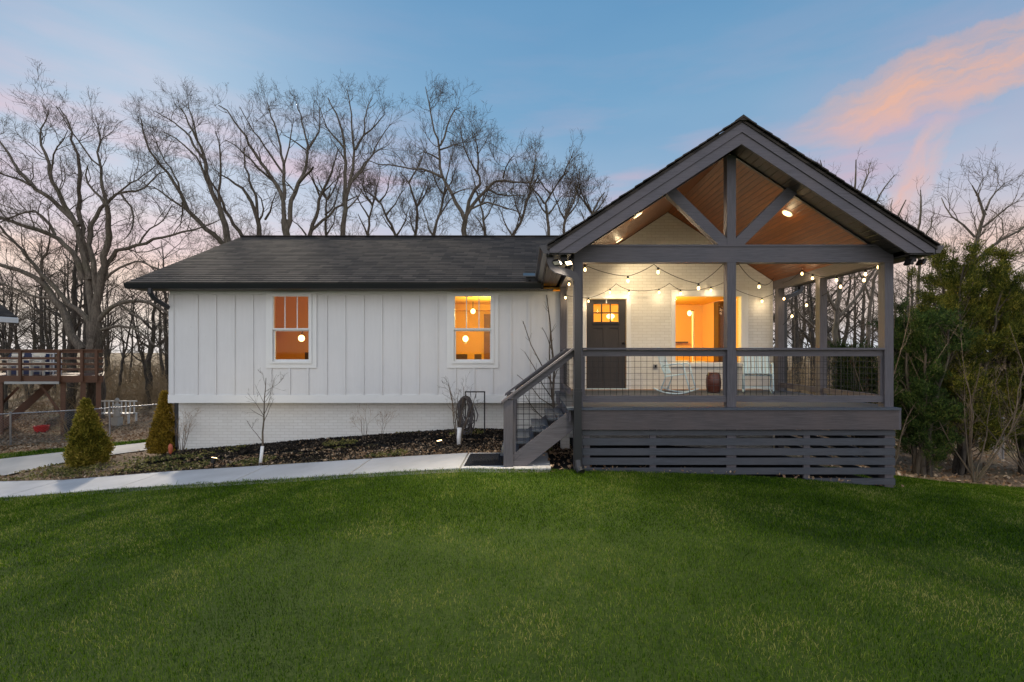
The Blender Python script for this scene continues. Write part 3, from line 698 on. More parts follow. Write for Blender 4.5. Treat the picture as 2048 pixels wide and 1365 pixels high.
# ---------------------------------------------------------------- porch
porch = thing('covered_porch', 'dark stained timber porch with gable roof, wire railings and slatted skirt', 'porch', (3.28, 9.0, -2.0))
PYF = 7.46; PXL, PXM, PXR = .778, 3.21, 5.71; PS = .14; FZ = -.885
cz = lambda x: 3.20-.655*abs(x-3.28)
def build_porch():
    def post(x, y, z0, z1, lab=None):
        m = MB(); m.box(x, x+PS, y, y+PS, z0, z1); o = m.build('post', STAINZ, porch)
        if lab: o['label'] = lab
    post(PXL, PYF, -2.0, 1.41); post(PXM, PYF, FZ, 1.41); post(PXR, PYF, -2.3, 1.41)
    post(PXL, 10.33, -2.2, 1.45); post(PXR, 10.60, -2.4, 1.41); post(PXR, 9.10, FZ, 1.41)
    MB().box(PXL, PXR+PS, PYF, PYF+PS, 1.412, 1.657).build('front_beam', STAIN, porch)
    MB().box(PXL-.01, PXR+PS+.01, PYF-.012, PYF+PS+.012, 1.659, 1.692).build('beam_cap', STAIN, porch)
    MB().box(PXL+.002, PXL+PS-.002, PYF+PS+.014, 10.78, 1.413, 1.66).build('side_beam', STAINY, porch)
    MB().box(PXR+.002, PXR+PS-.002, PYF+PS+.014, 10.80, 1.413, 1.66).build('side_beam', STAINY, porch)
    MB().box(PXM, PXM+PS, PYF+.002, PYF+PS, 1.693, 3.12).build('king_post', STAINZ, porch)
    for s in (-1, 1):
        m = MB(); y0, y1 = PYF+.006, PYF+.13; c = 3.28
        pts = [(c+s*.072, 1.694), (c+s*.205, 1.694), (c+s*1.06, 2.525), (c+s*.905, 2.612), (c+s*.072, 1.795)]
        m.prism(pts if s > 0 else pts[::-1], 'y', y0, y1); m.build('brace', STAIN, porch)
    # roof
    m = MB(); rl = .655; sl = math.hypot(1, rl); st = .143/sl; rng = random.Random(8)
    for s in (-1, 1):
        d = 2.945; k = 0
        while d > 0:
            d2 = max(0, d-st); y = 7.045
            while y < 14.3:
                y2 = min(14.3, y+rng.uniform(.2, .34)); lf = rng.choice((.004, .012))
                z0 = 3.525-rl*d+.010+lf; z1 = 3.525-rl*d2+.004+lf*.5; fy = y-(rng.uniform(0, .010) if y < 7.1 else 0)
                vs = [(3.28+s*d, fy, z0), (3.28+s*d, y2, z0), (3.28+s*d2, y2, z1), (3.28+s*d2, fy, z1), (3.28+s*d, fy, z0-.022), (3.28+s*d, y2, z0-.022), (3.28+s*d2, fy, z1-.022)]
                m.add(vs, [(0, 1, 2, 3) if s > 0 else (3, 2, 1, 0), (0, 4, 5, 1), (0, 3, 6, 4)]); y = y2
            d = d2
        m.prism([(3.28, 3.50), (3.28+s*2.94, 3.50-rl*2.94), (3.28+s*2.94, 3.46-rl*2.94), (3.28, 3.46)], 'y', 7.08, 14.25)
    m.prism([(3.16, 3.47), (3.28, 3.555), (3.40, 3.47)], 'y', 7.05, 14.25)
    R_ = m.build('roof', SHINGLE_Y, porch)
    # front barge boards, two overlapping
    for s in (-1, 1):
        c = 3.28; E_ = 2.91
        m = MB(); P = [(c, 3.495), (c+s*E_, 3.495-rl*E_), (c+s*E_, 1.49), (c+s*2.785, 1.49), (c, 3.315)]; m.prism(P if s > 0 else P[::-1], 'y', 7.10, 7.135); m.build('barge_board', RAKE, R_)
        m = MB(); P = [(c, 3.313), (c+s*2.783, 1.4905), (c+s*2.52, 1.4905), (c, 3.14)]; m.prism(P if s > 0 else P[::-1], 'y', 7.118, 7.155); m.build('barge_trim', RAKE, R_)
        # narrow soffit behind them
        m = MB(); P = [(c, 3.19), (c+s*2.52, 3.19-rl*2.52), (c+s*2.52, 3.205-rl*2.52), (c, 3.205)]; m.prism(P if s > 0 else P[::-1], 'y', 7.157, 7.56); m.build('soffit', SOFFIT, R_)
        m = MB(); P = [(c, 3.165), (c+s*2.44, 3.165-rl*2.44), (c+s*2.44, 3.188-rl*2.44), (c, 3.188)]; m.prism(P if s > 0 else P[::-1], 'y', 7.52, 7.565); m.build('soffit_trim', GUTTER, R_)
        m = MB(); P = [(c, 3.205), (c+s*2.44, 3.205-rl*2.44), (c+s*2.44, 3.225-rl*2.44), (c, 3.225)]; m.prism(P if s > 0 else P[::-1], 'y', 7.566, WY); m.build('ceiling', CEIL, R_)
        xa, xb = sorted((c+s*2.575, c+s*2.90))
        m = MB(); m.box(xa, xb, 7.14, 10.75, 1.47, 1.488); m.build('eave_soffit', SOFFIT, R_)
        m = MB(); xe = c+s*2.912; m.box(min(xe, xe+s*.02), max(xe, xe+s*.02), 7.12, 10.8, 1.47, 1.60); m.build('fascia', RAKE, R_)
        pr_ = [(0, 1.605), (.125, 1.605), (.12, 1.57), (.085, 1.52), (.075, 1.485), (0, 1.485)]
        x0 = c+s*2.934; m = MB(); P = [(x0+s*a, b) for a, b in pr_]; ye = 10.07 if s < 0 else 10.85; m.prism(P if s < 0 else P[::-1], 'y', 7.11, ye); m.build('gutter', GUTTERB, R_)
    # floor, rim
    m = MB(); y = 7.335
    while y < 10.74: m.box(.66, 5.875, y, min(y+.140, 10.79), FZ-.036, FZ); y += .146
    m.build('floor', FLOORW, porch)
    MB().box(.80, 5.855, 7.362, 7.40, -1.228, -.923).build('rim_board', RIMW, porch)
    MB().box(5.855, 5.893, 7.362, 10.79, -1.228, -.923).build('rim_board', STAINY, porch)
    MB().box(.69, .728, 7.42, 10.79, -1.12, -.923).build('rim_board', STAINY, porch)
    m = MB()
    for i in range(12): m.box(.95+i*.41, .99+i*.41, 7.41, 10.78, -1.15, -.925)
    m.build('joists', STAINY, porch)
    # skirt
    S_ = [(-1.328, -1.249), (-1.486, -1.375), (-1.644, -1.534), (-1.794, -1.684), (-1.945, -1.842)]
    for i, (a, b) in enumerate(S_): MB().box(.905, 5.845, 7.425, 7.452, a, b).build('skirt_slat', SLATW, porch)
    MB().box(4.42, 5.845, 7.425, 7.452, -2.11, -2.008).build('skirt_slat', SLATW, porch)
    for a, b in S_+[(-2.11, -2.008)]: MB().box(5.852, 5.878, 7.46, 10.7, a-.02, b-.02).build('skirt_slat', SLATW, porch)
    for x in (.93, 1.98, 3.20, 4.42): MB().box(x, x+.10 if x != 3.2 else x+.15, 7.454, 7.49, -2.02 if x < 4.4 else -2.13, -1.235).build('skirt_upright', STAINZ, porch)
    # railings
    def railing(x0, x1, lab=None):
        m = MB(); m.box(x0-.0, x1+.0, PYF-.02, PYF+.145, .024, .055); T = m.build('railing', STAIN, porch)
        if lab: T['label'] = lab
        MB().box(x0, x1, PYF+.04, PYF+.08, -.08, .022).build('top_rail', STAIN, T)
        MB().box(x0, x1, PYF+.03, PYF+.09, -.81, -.706).build('bottom_rail', STAIN, T)
        MB().box(x0, x0+.04, PYF+.045, PYF+.08, -.704, -.082).build('stile', STAINZ, T); MB().box(x1-.04, x1, PYF+.045, PYF+.08, -.704, -.082).build('stile', STAINZ, T)
        m = MB(); x = x0+.06; yy = PYF+.062
        while x < x1-.03: m.box(x-.0026, x+.0026, yy-.0026, yy+.0026, -.706, -.08); x += .0973
        z = -.65
        while z < -.09: m.box(x0+.04, x1-.04, yy-.008, yy-.0028, z-.0026, z+.0026); z += .0973
        m.build('wire_panel', WIRE, T)
    railing(PXL+PS, PXM); railing(PXM+PS, PXR)
    def side_railing(xc, y0, y1):
        m = MB(); m.box(xc-.075, xc+.075, y0, y1, .024, .055); T = m.build('railing', STAINY, porch)
        MB().box(xc-.02, xc+.02, y0, y1, -.08, .022).build('top_rail', STAINY, T); MB().box(xc-.03, xc+.03, y0, y1, -.81, -.706).build('bottom_rail', STAINY, T)
        m = MB(); y = y0+.05
        while y < y1: m.box(xc-.0026, xc+.0026, y-.0026, y+.0026, -.706, -.08); y += .0973
        z = -.65
        while z < -.09: m.box(xc+.0028, xc+.008, y0, y1, z-.0026, z+.0026); z += .0973
        m.build('wire_panel', WIRE, T)
    side_railing(PXR+.07, PYF+PS+.09, 9.10); side_railing(PXR+.07, 9.24, 10.60); side_railing(PXL+.07, 9.0, 10.33)
    # downspouts
    a = [(.385, 1.49), (.40, 1.38), (.43, 1.315), (.49, 1.272), (.58, 1.245), (.69, 1.215), (.765, 1.18), (.805, 1.12), (.820, 1.03)]
    m = MB(); sweep_rect(m, a+[(.820, -.60)], .105, 7.285, 7.365); 
    o = m.build('downspout', GUTTERB, porch)
    m = MB(); sweep_rect(m, [(.820, -.58), (.820, -1.72)], .118, 7.278, 7.372); m.box(.76, .885, 7.272, 7.30, -.70, -.62); m.build('lower_pipe', GUTTER, o)
    m = MB(); m.tube([(.820, 7.32, -1.70), (.83, 7.28, -1.80), (.86, 7.22, -1.86)], [.065, .062, .07], 12); m.build('drain_shoe', GUTTER, o)
    m = MB(); sweep_rect(m, [(6.27, 1.49), (6.27, 1.40), (6.22, 1.34), (6.10, 1.28), (5.98, 1.25), (5.92, 1.20), (5.895, 1.10), (5.895, -2.0)], .08, 10.64, 10.73); m.build('downspout', GUTTER, porch)
build_porch()

# stairs on the left end of the porch
stairs = thing('porch_staircase', 'dark grey open timber steps with wire panel handrails climbing from the walk', 'staircase', (.15, 8.2, -1.84))
def build_stairs():
    hz = lambda x: -.794+.749*(x+.365)          # top of the handrail
    bz = lambda x: -1.70+.775*(x+.19)           # centre of the lower rail
    for y in (PYF+.02, 8.82):
        MB().box(-.341, -.190, y-.02, y+.13, -1.835, hz(-.28)-.045).build('newel_post', STAINZ, stairs)
        R_ = MB(); x0, x1 = -.375, .776
        R_.prism([(x0, hz(x0)), (x1, hz(x1)), (x1, hz(x1)-.036), (x0, hz(x0)-.036)], 'y', y-.04, y+.145)
        H = R_.build('handrail', STAIN, stairs)
        m = MB(); m.prism([(-.188, hz(-.188)-.038), (x1, hz(x1)-.038), (x1, hz(x1)-.15), (-.188, hz(-.188)-.15)], 'y', y+.03, y+.075); m.build('upper_rail', STAIN, H)
        m = MB(); m.prism([(-.188, bz(-.188)+.05), (x1, bz(x1)+.05), (x1, bz(x1)-.05), (-.188, bz(-.188)-.05)], 'y', y+.03, y+.07); m.build('lower_rail', STAIN, H)
        m = MB(); x = -.12; yy = y+.052
        while x < .76: m.box(x-.0026, x+.0026, yy-.0026, yy+.0026, bz(x)+.05, hz(x)-.15); x += .0973
        z = -1.58
        while z < -.1:
            xa = max(-.188, (z+.15+.794)/.749-.365); xb = min(.776, (z-.05+1.70)/.775-.19)
            if xb > xa: m.box(xa, xb, yy-.008, yy-.0028, z-.0026, z+.0026)
            z += .0973
        m.build('wire_panel', WIRE, H)
        MB().box(-.188, -.148, y+.035, y+.075, bz(-.17)+.05, hz(-.17)-.15).build('stile', STAINZ, H)
        m = MB(); m.prism([(-.188, -1.83), (-.188, bz(-.188)-.052), (.776, bz(.776)-.052), (.776, bz(.776)-.30), (.02, -1.835)], 'y', y+.028, y+.068); m.build('stringer', STAIN, stairs)
    for k in range(4):
        z = FZ-.19*(k+1); x1 = .655-.254*k; x0 = x1-.29
        MB().box(x0, x1-.15, PYF+.095, 8.84, z-.036, z).box(x1-.142, x1, PYF+.095, 8.84, z-.036, z).build('tread', FLOORW, stairs)
build_stairs()
MB().box(.68, .85, 8.95, 9.05, -2.0, -.93).build('brick_pier', BRICK, porch)

# recessed ceiling lights
for (x, y, lab) in ((1.90, 7.92, 'round downlight in the left ceiling slope, nearest the gable front'), (2.0, 10.0, 'round downlight in the left ceiling slope, nearest the brick wall'), (4.53, 8.11, 'round downlight in the right ceiling slope')):
    z = cz(x); s = 1 if x > 3.28 else -1; t_ = thing('ceiling_light', lab, 'light', (x, y, z), 'recessed lights in the porch ceiling')
    n = Vector((-s*.655*-1*-1, 0, -1)).normalized(); n = Vector((s*-.655, 0, -1)).normalized()
    c = Vector((x, y, z+.004))
    MB().tube([c+n*.0, c+n*.012], [.098, .090], 24).build('rim', WHITEI, t_, False)
    MB().tube([c+n*.013, c+n*.016], .068, 24).build('lens', LED, t_)
    l = bpy.data.lights.new('downlight', 'SPOT'); l.energy = 125; l.color = (1, .76, .44); l.spot_size = math.radians(150); l.spot_blend = .8; l.shadow_soft_size = .06
    l2 = bpy.data.lights.new('downlight_spill', 'POINT'); l2.energy = 2.2; l2.color = (1, .78, .45); l2.shadow_soft_size = .05; o2 = bpy.data.objects.new('downlight_spill', l2); COL.objects.link(o2); o2.location = c+n*.13
    o = bpy.data.objects.new('downlight', l); COL.objects.link(o); o.location = c+n*.05; o.rotation_euler = (n).to_track_quat('-Z', 'Y').to_euler()

# floodlights under the eaves
def floodlight(x, y, z, lab, side):
    t_ = thing('floodlight', lab, 'floodlight', (x, y, z), 'floodlights under the porch eaves')
    m = MB(); m.box(x-.05, x+.05, y-.05, y+.05, z-.03, z+.055); m.tube([(x, y, z-.03), (x, y-.04, z-.06)], .018, 8); m.ball((x-.08*side, y-.03, z-.06), .035); m.build('bracket', BLACKM, t_)
    for k, (dx, on) in enumerate(((.09*side, True), (-.10*side, side < 0 and False))):
        c = Vector((x+dx, y-.07, z-.035)); d = Vector((-.50 if x < 3 else .8, -.50 if x < 3 else .05, -.70 if x < 3 else -.5)).normalized()
        rt = d.cross(Vector((0, 0, 1))).normalized(); up = rt.cross(d)
        hd = MB(); hd.bar(c, c+d*.035, .13, .085, up); hd.build('lamp_head', BLACKM, t_)
        MB().bar(c+d*.036, c+d*.040, .105, .062, up).build('lens', FLOODL if on else WHITEI, t_)
        if on:
            l = bpy.data.lights.new('flood_beam', 'SPOT'); l.energy = 900 if x < 3 else 420; l.color = (1, .86, .62); l.spot_size = math.radians(140); l.spot_blend = .9; l.shadow_soft_size = .06
            o = bpy.data.objects.new('flood_beam', l); COL.objects.link(o); o.location = c+d*.06; o.rotation_euler = d.to_track_quat('-Z', 'Y').to_euler()
floodlight(.60, 7.30, 1.415, 'twin head black floodlight under the left eave above the downspout', 1)
floodlight(5.99, 7.30, 1.415, 'twin head black floodlight under the right eave of the porch', 1)
# ---------------------------------------------------------------- string lights
def strand(label, nodes, base, watts=2.2):
    """nodes: (point, kind) kind 'a' = anchor, 'b' = bulb hanging from the cable"""
    t_ = thing('string_light', label, 'string lights', base, 'strings of bulbs round the porch')
    w_ = MB(); P = [Vector(p) for p, k in nodes]
    for (p, q) in zip(P[:-1], P[1:]):
        L = (q-p).length; pts = [p.lerp(q, i/6) + Vector((0, 0, -.10*L*4*(i/6)*(1-i/6)*.5)) for i in range(7)]
        w_.tube(pts, .006, 5)
    w_.build('cable', CABLE, t_)
    for p, k in nodes:
        if k != 'b': continue
        p = Vector(p); sk = MB(); sk.lathe((p.x, p.y, p.z-.045), [(.017, 0), (.019, .012), (.016, .045), (.010, .055)], 10); s_ = sk.build('socket', CABLE, t_, True)
        b_ = MB(); b_.lathe((p.x, p.y, p.z-.105), [(.003, 0), (.013, .005), (.021, .018), (.0225, .030), (.018, .045), (.012, .060)], 12); b_.build('bulb', BULB, s_, True)
        l = bpy.data.lights.new('bulb_light', 'POINT'); l.energy = watts; l.color = (1, .76, .46); l.shadow_soft_size = .035
        o = bpy.data.objects.new('bulb_light', l); COL.objects.link(o); o.location = (p.x, p.y-.10, p.z-.16)
Q = lambda x, y, D, k='b': ((px(x, y, D)[0], D, px(x, y, D)[2]+.075), k)
A_ = lambda x, y, D: (px(x, y, D), 'a')
yb = 7.68; yw = 10.70
strand('string of lit bulbs looping below the back of the front beam, over the floor side', [A_(1163, 531, yb), Q(1170, 540, yb), Q(1256, 562, yb), A_(1308, 529, yb), Q(1316, 545, yb), Q(1397, 577, yb), A_(1446, 529, yb), A_(1478, 529, yb), Q(1518, 574, 8.4), A_(1548, 556, 9.9)], px(1163, 531, yb))
strand('string of lit bulbs draped along the brick wall above the front door', [A_(1128, 560, 9.4), Q(1138, 569, 9.4), Q(1131, 596, 10.2), A_(1150, 592, yw), Q(1177, 603, yw), Q(1220, 585, yw), A_(1232, 568, yw), Q(1258, 587, yw), Q(1318, 585, yw), A_(1339, 567, yw), Q(1361, 587, yw), Q(1422, 581, yw), A_(1446, 566, yw), Q(1524, 603, yw), A_(1552, 585, 10.6)], px(1128, 560, 9.4))
strand('string of lit bulbs run along the right side beam between the posts', [A_(1762, 528, 7.66), Q(1757, 535, 7.68), Q(1728, 561, 7.97), Q(1673, 561, 8.67), Q(1625, 557, 9.2), Q(1604, 548, 9.5), A_(1566, 566, 10.4), Q(1568, 598, 10.5)], px(1762, 528, 7.66), .9)
strand('string of lit bulbs sloping down outside the right hand posts of the porch', [A_(1768, 528, 7.66), Q(1731, 549, 7.94), Q(1681, 574, 8.56), Q(1613, 611, 9.6), Q(1584, 633, 10.1), A_(1566, 650, 10.5)], px(1768, 528, 7.66), .9)
# ---------------------------------------------------------------- porch furniture
def rocker(x, y, yaw, label):
    t_ = thing('rocking_chair', label, 'rocking chair', (0, 0, 0), 'white metal rocking chairs on the porch')
    hw = .27
    for s in (-1, 1):
        m = MB(); pts = [(.44*math.cos(math.radians(a))*0+.95*math.sin(math.radians(a)), s*hw, .95-.95*math.cos(math.radians(a))+.012) for a in np.linspace(-26, 24, 13)]
        pts = [(p[0], p[1], p[2]) for p in pts]; m.tube(pts, .014, 8); m.build('rocker_rail', CHAIRW, t_, True)
        m = MB(); fx, bx = .27, -.26
        m.tube([(.33, s*hw, .06), (.24, s*hw, .40), (.20, s*hw, .60), (.14, s*hw, .635), (-.16, s*hw, .60), (-.22, s*hw, .575)], .015, 8); m.build('arm', CHAIRW, t_, True)
        m = MB(); m.tube([(-.27, s*hw, .045), (-.16, s*hw, .36), (.20, s*hw*.98, .42)], .014, 8); m.build('leg', CHAIRW, t_, True)
        m = MB(); m.tube([(.10, s*.235, .405), (-.16, s*.235, .36), (-.235, s*.235, .50), (-.36, s*.235, .90), (-.365, s*.22, .93)], .015, 8); m.build('back_frame', CHAIRW, t_, True)
    m = MB()
    for i in range(7):
        yy = -.21+i*.07; m.bar((-.20, yy, .365), (.24, yy, .425), .052, .006)
    m.bar((.235, -.25, .425), (.235, .25, .425), .02, .02); m.bar((-.19, -.25, .36), (-.19, .25, .36), .02, .02); m.build('seat', CHAIRW, t_)
    m = MB()
    for i in range(7):
        yy = -.205+i*.068; m.bar((-.205, yy, .40), (-.365, yy, .93), .050, .006, (1, 0, .3))
    m.tube([(-.37, -.235, .93), (-.378, -.12, .955), (-.378, .12, .955), (-.37, .235, .93)], .012, 8); m.build('backrest', CHAIRW, t_)
    m = MB(); m.tube([(.30, -hw, .13), (.30, hw, .13)], .009, 6); m.tube([(-.24, -hw, .12), (-.24, hw, .12)], .009, 6); m.build('stretcher', CHAIRW, t_)
    t_.location = (x, y, FZ+.002); t_.rotation_euler = (0, 0, math.radians(yaw)); return t_
rocker(3.20, 9.90, -32, 'pale metal rocking chair facing right, below the wide window and left of the barrel stool')
rocker(4.92, 9.95, -112, 'pale metal rocking chair facing the lawn, right of the barrel stool')
t_ = thing('barrel_stool', 'dark red brown glazed barrel stool between the two rocking chairs', 'stool', (4.05, 10.1, FZ))
MB().lathe((4.05, 10.1, FZ+.001), [(.128, 0), (.135, .03), (.152, .12), (.158, .21), (.152, .30), (.135, .385), (.125, .41)], 28).build('body', BARREL, t_, True)
MB().lathe((4.05, 10.1, FZ+.412), [(.122, 0), (.120, .012), (.10, .016)], 28).build('top', BARREL, t_, True)
m_ = MB()
for z in (.045, .365):
    for k in range(18):
        a = 2*math.pi*k/18; m_.ball((4.05+.139*math.cos(a), 10.1+.139*math.sin(a), FZ+z), .009, 5)
m_.build('studs', BARREL, t_, True)
t_ = thing('outlet_box', 'small grey weatherproof outlet box on the brick wall below the rail height', 'outlet', px(1310, 733, WY-.03))
x_, _, z_ = px(1310, 733, WY)
MB().box(x_-.045, x_+.045, WY-.045, WY, z_-.045, z_+.045).build('cover', GALV, t_); MB().box(x_-.02, x_+.02, WY-.055, WY-.0455, z_-.03, z_+.03).build('flap', BLACKM, t_)

# ---------------------------------------------------------------- door mat
m_ = MB(); xa, xb = -.98, -.24; ya, yb_ = 7.56, 8.42; zf = lambda x: float(path_z(x))+.013
m_.add([(xa, ya, zf(xa)+.003), (xb, ya, zf(xb)+.003), (xb, yb_, zf(xb)+.003), (xa, yb_, zf(xa)+.003), (xa, ya, zf(xa)+.014), (xb, ya, zf(xb)+.014), (xb, yb_, zf(xb)+.014), (xa, yb_, zf(xa)+.014)],
       [(0,3,2,1),(4,5,6,7),(0,1,5,4),(1,2,6,5),(2,3,7,6),(3,0,4,7)])
for i in range(21):
    x = xa+.04+i*(xb-xa-.08)/20; z = zf(x)+.0145; m_.add([(x-.009, ya+.04, z), (x+.009, ya+.04, z), (x+.009, yb_-.04, z), (x-.009, yb_-.04, z), (x-.006, ya+.04, z+.009), (x+.006, ya+.04, z+.009), (x+.006, yb_-.04, z+.009), (x-.006, yb_-.04, z+.009)], [(4,5,6,7),(0,1,5,4),(1,2,6,5),(2,3,7,6),(3,0,4,7)])
MATM = mat('black_rubber', plain((.013, .015, .022, 1), .8, 0, .15, var=.2))
tag(recentre(m_.build('door_mat', MATM), (-.6, 8, -1.84)), 'ribbed black rubber mat on the walk at the foot of the steps', 'door mat')

# ---------------------------------------------------------------- hose on its stand
hx, hy = -.86, 10.0; gb = gz(hx, hy)-.05
t_ = thing('hose_stand', 'square black metal hose stand in the mulch left of the steps', 'hose stand', (hx, hy, gb))
m_ = MB(); zt = px(0, 783, hy)[2]
m_.bar((hx, hy, gb), (hx, hy, zt), .025, .025); m_.bar((hx-.41, hy, zt-.012), (hx+.012, hy, zt-.012), .025, .025); m_.bar((hx-.41, hy, zt), (hx-.41, hy, gb), .025, .025)
m_.build('frame', BLACKM, t_)
m_ = MB()
for dx in (-.30, -.18): m_.tube([(hx+dx, hy-.02, zt-.02), (hx+dx, hy-.04, zt-.10), (hx+dx, hy-.08, zt-.14), (hx+dx, hy-.11, zt-.10)], .006, 6)
m_.build('hook', BLACKM, t_)
rng_ = random.Random(11); m_ = MB(); hc = px(931, 800, hy-.14)
for k in range(15):
    wr = rng_.uniform(.07, .25); L = rng_.uniform(.52, .90); ph = rng_.uniform(-.03, .03); dy = rng_.uniform(-.09, .09); sk = rng_.uniform(-.07, .07)
    pts = []
    for i in range(25):
        a = 2*math.pi*i/24; zz = math.cos(a); w2 = wr*(1.0 if zz > 0 else 1.0-.15*abs(zz))
        pts.append((hc[0]+w2*math.sin(a)+sk*(1-zz)/2+.02*math.sin(3*a+k), hc[1]+dy*(1-zz)/2+.03*math.sin(a*2+k), hc[2]+ph+.03 - L*(1-zz)/2 + (0.02 if zz > .5 else 0)))
    m_.tube(pts, .0125, 6, False)
m_.tube([(hc[0]+.19, hc[1], hc[2]-.12), (hc[0]+.26, hc[1], hc[2]-.32), (hc[0]+.23, hc[1], hc[2]-.45), (hc[0]+.14, hc[1], hc[2]-.42)], .0125, 6)
HOSE = mat('grey_rubber_hose', plain((.085, .075, .075, 1), .55, 0, .4, var=.35, scale=14))
tag(recentre(m_.build('garden_hose', HOSE, None, True), (hc[0], hc[1], gb+.2)), 'long grey garden hose coiled in loops over the black stand', 'garden hose')

# ---------------------------------------------------------------- garden spotlights
def garden_spot(x, y, lab, aim):
    z = gz(x, y)+.03; t_ = thing('garden_spotlight', lab, 'garden light', (x, y, z), 'small spotlights in the planting bed')
    d = Vector(aim).normalized(); c = Vector((x, y, z+.11))
    m = MB(); m.tube([(x, y, z-.05), (x, y, z+.09)], .012, 6); m.build('stake', BLACKM, t_)
    m = MB(); m.tube([c-d*.05, c+d*.05], [.032, .052], 14); m.build('lamp_head', BLACKM, t_)
    MB().tube([c+d*.051, c+d*.058], .047, 14).build('lens', SPOTL, t_)
    l = bpy.data.lights.new('garden_beam', 'SPOT'); l.energy = 22; l.color = (1, .80, .48); l.spot_size = math.radians(120); l.spot_blend = .7; l.shadow_soft_size = .04
    o = bpy.data.objects.new('garden_beam', l); COL.objects.link(o); o.location = c+d*.07; o.rotation_euler = d.to_track_quat('-Z', 'Y').to_euler()
garden_spot(-1.62, 8.93, 'black garden spotlight glowing at the walk edge left of the white sapling by the hose', (-.15, .05, .95))
garden_spot(-6.0, 9.05, 'glowing garden spotlight half buried in the bed left of the taller sapling', (.1, .35, .9))
garden_spot(-10.0, 11.3, 'glowing garden spotlight between the two conical evergreens beside the driveway', (.1, -.55, .55))

# ---------------------------------------------------------------- branch growing (vectorised)
def norm(v): return v/np.maximum(np.linalg.norm(v, axis=-1, keepdims=True), 1e-9)
def tubes_np(P, R, sides):
    """P (N,S,3), R (N,S) -> verts, quads"""
    N, S, _ = P.shape; T = np.empty_like(P); T[:, 1:-1] = P[:, 2:]-P[:, :-2]; T[:, 0] = P[:, 1]-P[:, 0]; T[:, -1] = P[:, -1]-P[:, -2]; T = norm(T)
    ref = np.where(np.abs(norm(P[:, -1]-P[:, 0])[:, 2:3]) > .8, np.array([[1., 0, 0]]), np.array([[0, 0, 1.]]))[:, None, :]
    A = norm(np.cross(T, np.broadcast_to(ref, T.shape))); B = np.cross(T, A)
    an = np.arange(sides)*2*np.pi/sides
    V = P[:, :, None]+R[:, :, None, None]*(A[:, :, None]*np.cos(an)[None, None, :, None]+B[:, :, None]*np.sin(an)[None, None, :, None])
    idx = (np.arange(N)[:, None, None]*S+np.arange(S-1)[None, :, None])*sides; k = np.arange(sides)[None, None]; k2 = (k+1) % sides
    Fq = np.stack([idx+k, idx+k2, idx+sides+k2, idx+sides+k], -1).reshape(-1, 4)
    return V.reshape(-1, 3), Fq
def spawn(P, R, rng, per_m, len_rng, ang=(25, 60), seg=4, wob=.28, trop=.25, t0=.25, rr=.55, lensc=None, droop=0., rmin=.004):
    """children along each parent polyline"""
    N, S, _ = P.shape; sl = np.linalg.norm(P[:, 1:]-P[:, :-1], axis=-1); L = sl.sum(1)
    cnt = rng.poisson(L*per_m)+1; par = np.repeat(np.arange(N), cnt); n = len(par)
    t = t0+(1-t0)*rng.random(n)**.8; f = t*(S-1); i = np.minimum(f.astype(int), S-2); fr = (f-i)[:, None]
    p0 = P[par, i]*(1-fr)+P[par, i+1]*fr; tg = norm(P[par, i+1]-P[par, i]); r0 = (R[par, i]*(1-fr[:, 0])+R[par, i+1]*fr[:, 0])
    rv = norm(np.cross(tg, rng.normal(size=(n, 3)))); a = np.radians(rng.uniform(*ang, n))[:, None]
    d = norm(tg*np.cos(a)+rv*np.sin(a)); ln = rng.uniform(*len_rng, n)*(1.15-.6*t)*(lensc[par] if lensc is not None else 1)
    C = np.empty((n, seg+1, 3)); C[:, 0] = p0
    for s in range(seg):
        d = norm(d+rng.normal(size=(n, 3))*wob+np.array([0, 0, trop-droop*s]))
        C[:, s+1] = C[:, s]+d*(ln/seg)[:, None]
    rb = np.maximum(np.minimum(r0*rr, .003+ln*.011), rmin); Rr = rb[:, None]*np.linspace(1, .35, seg+1)[None]
    return C, np.maximum(Rr, rmin*.6)
def resample(pts, rad, step=.5, jit=.05, rng=None):
    P = np.array(pts, float); d = np.r_[0, np.cumsum(np.linalg.norm(np.diff(P, axis=0), axis=1))]; n = max(4, int(d[-1]/step)+1); s = np.linspace(0, d[-1], n)
    Q_ = np.stack([np.interp(s, d, P[:, k]) for k in range(3)], 1); r = np.interp(s, d, rad)
    for _ in range(1): Q_[1:-1] = (Q_[:-2]+2*Q_[1:-1]+Q_[2:])/4
    if rng is not None: Q_[1:-1] += rng.normal(size=Q_[1:-1].shape)*jit
    return Q_, r
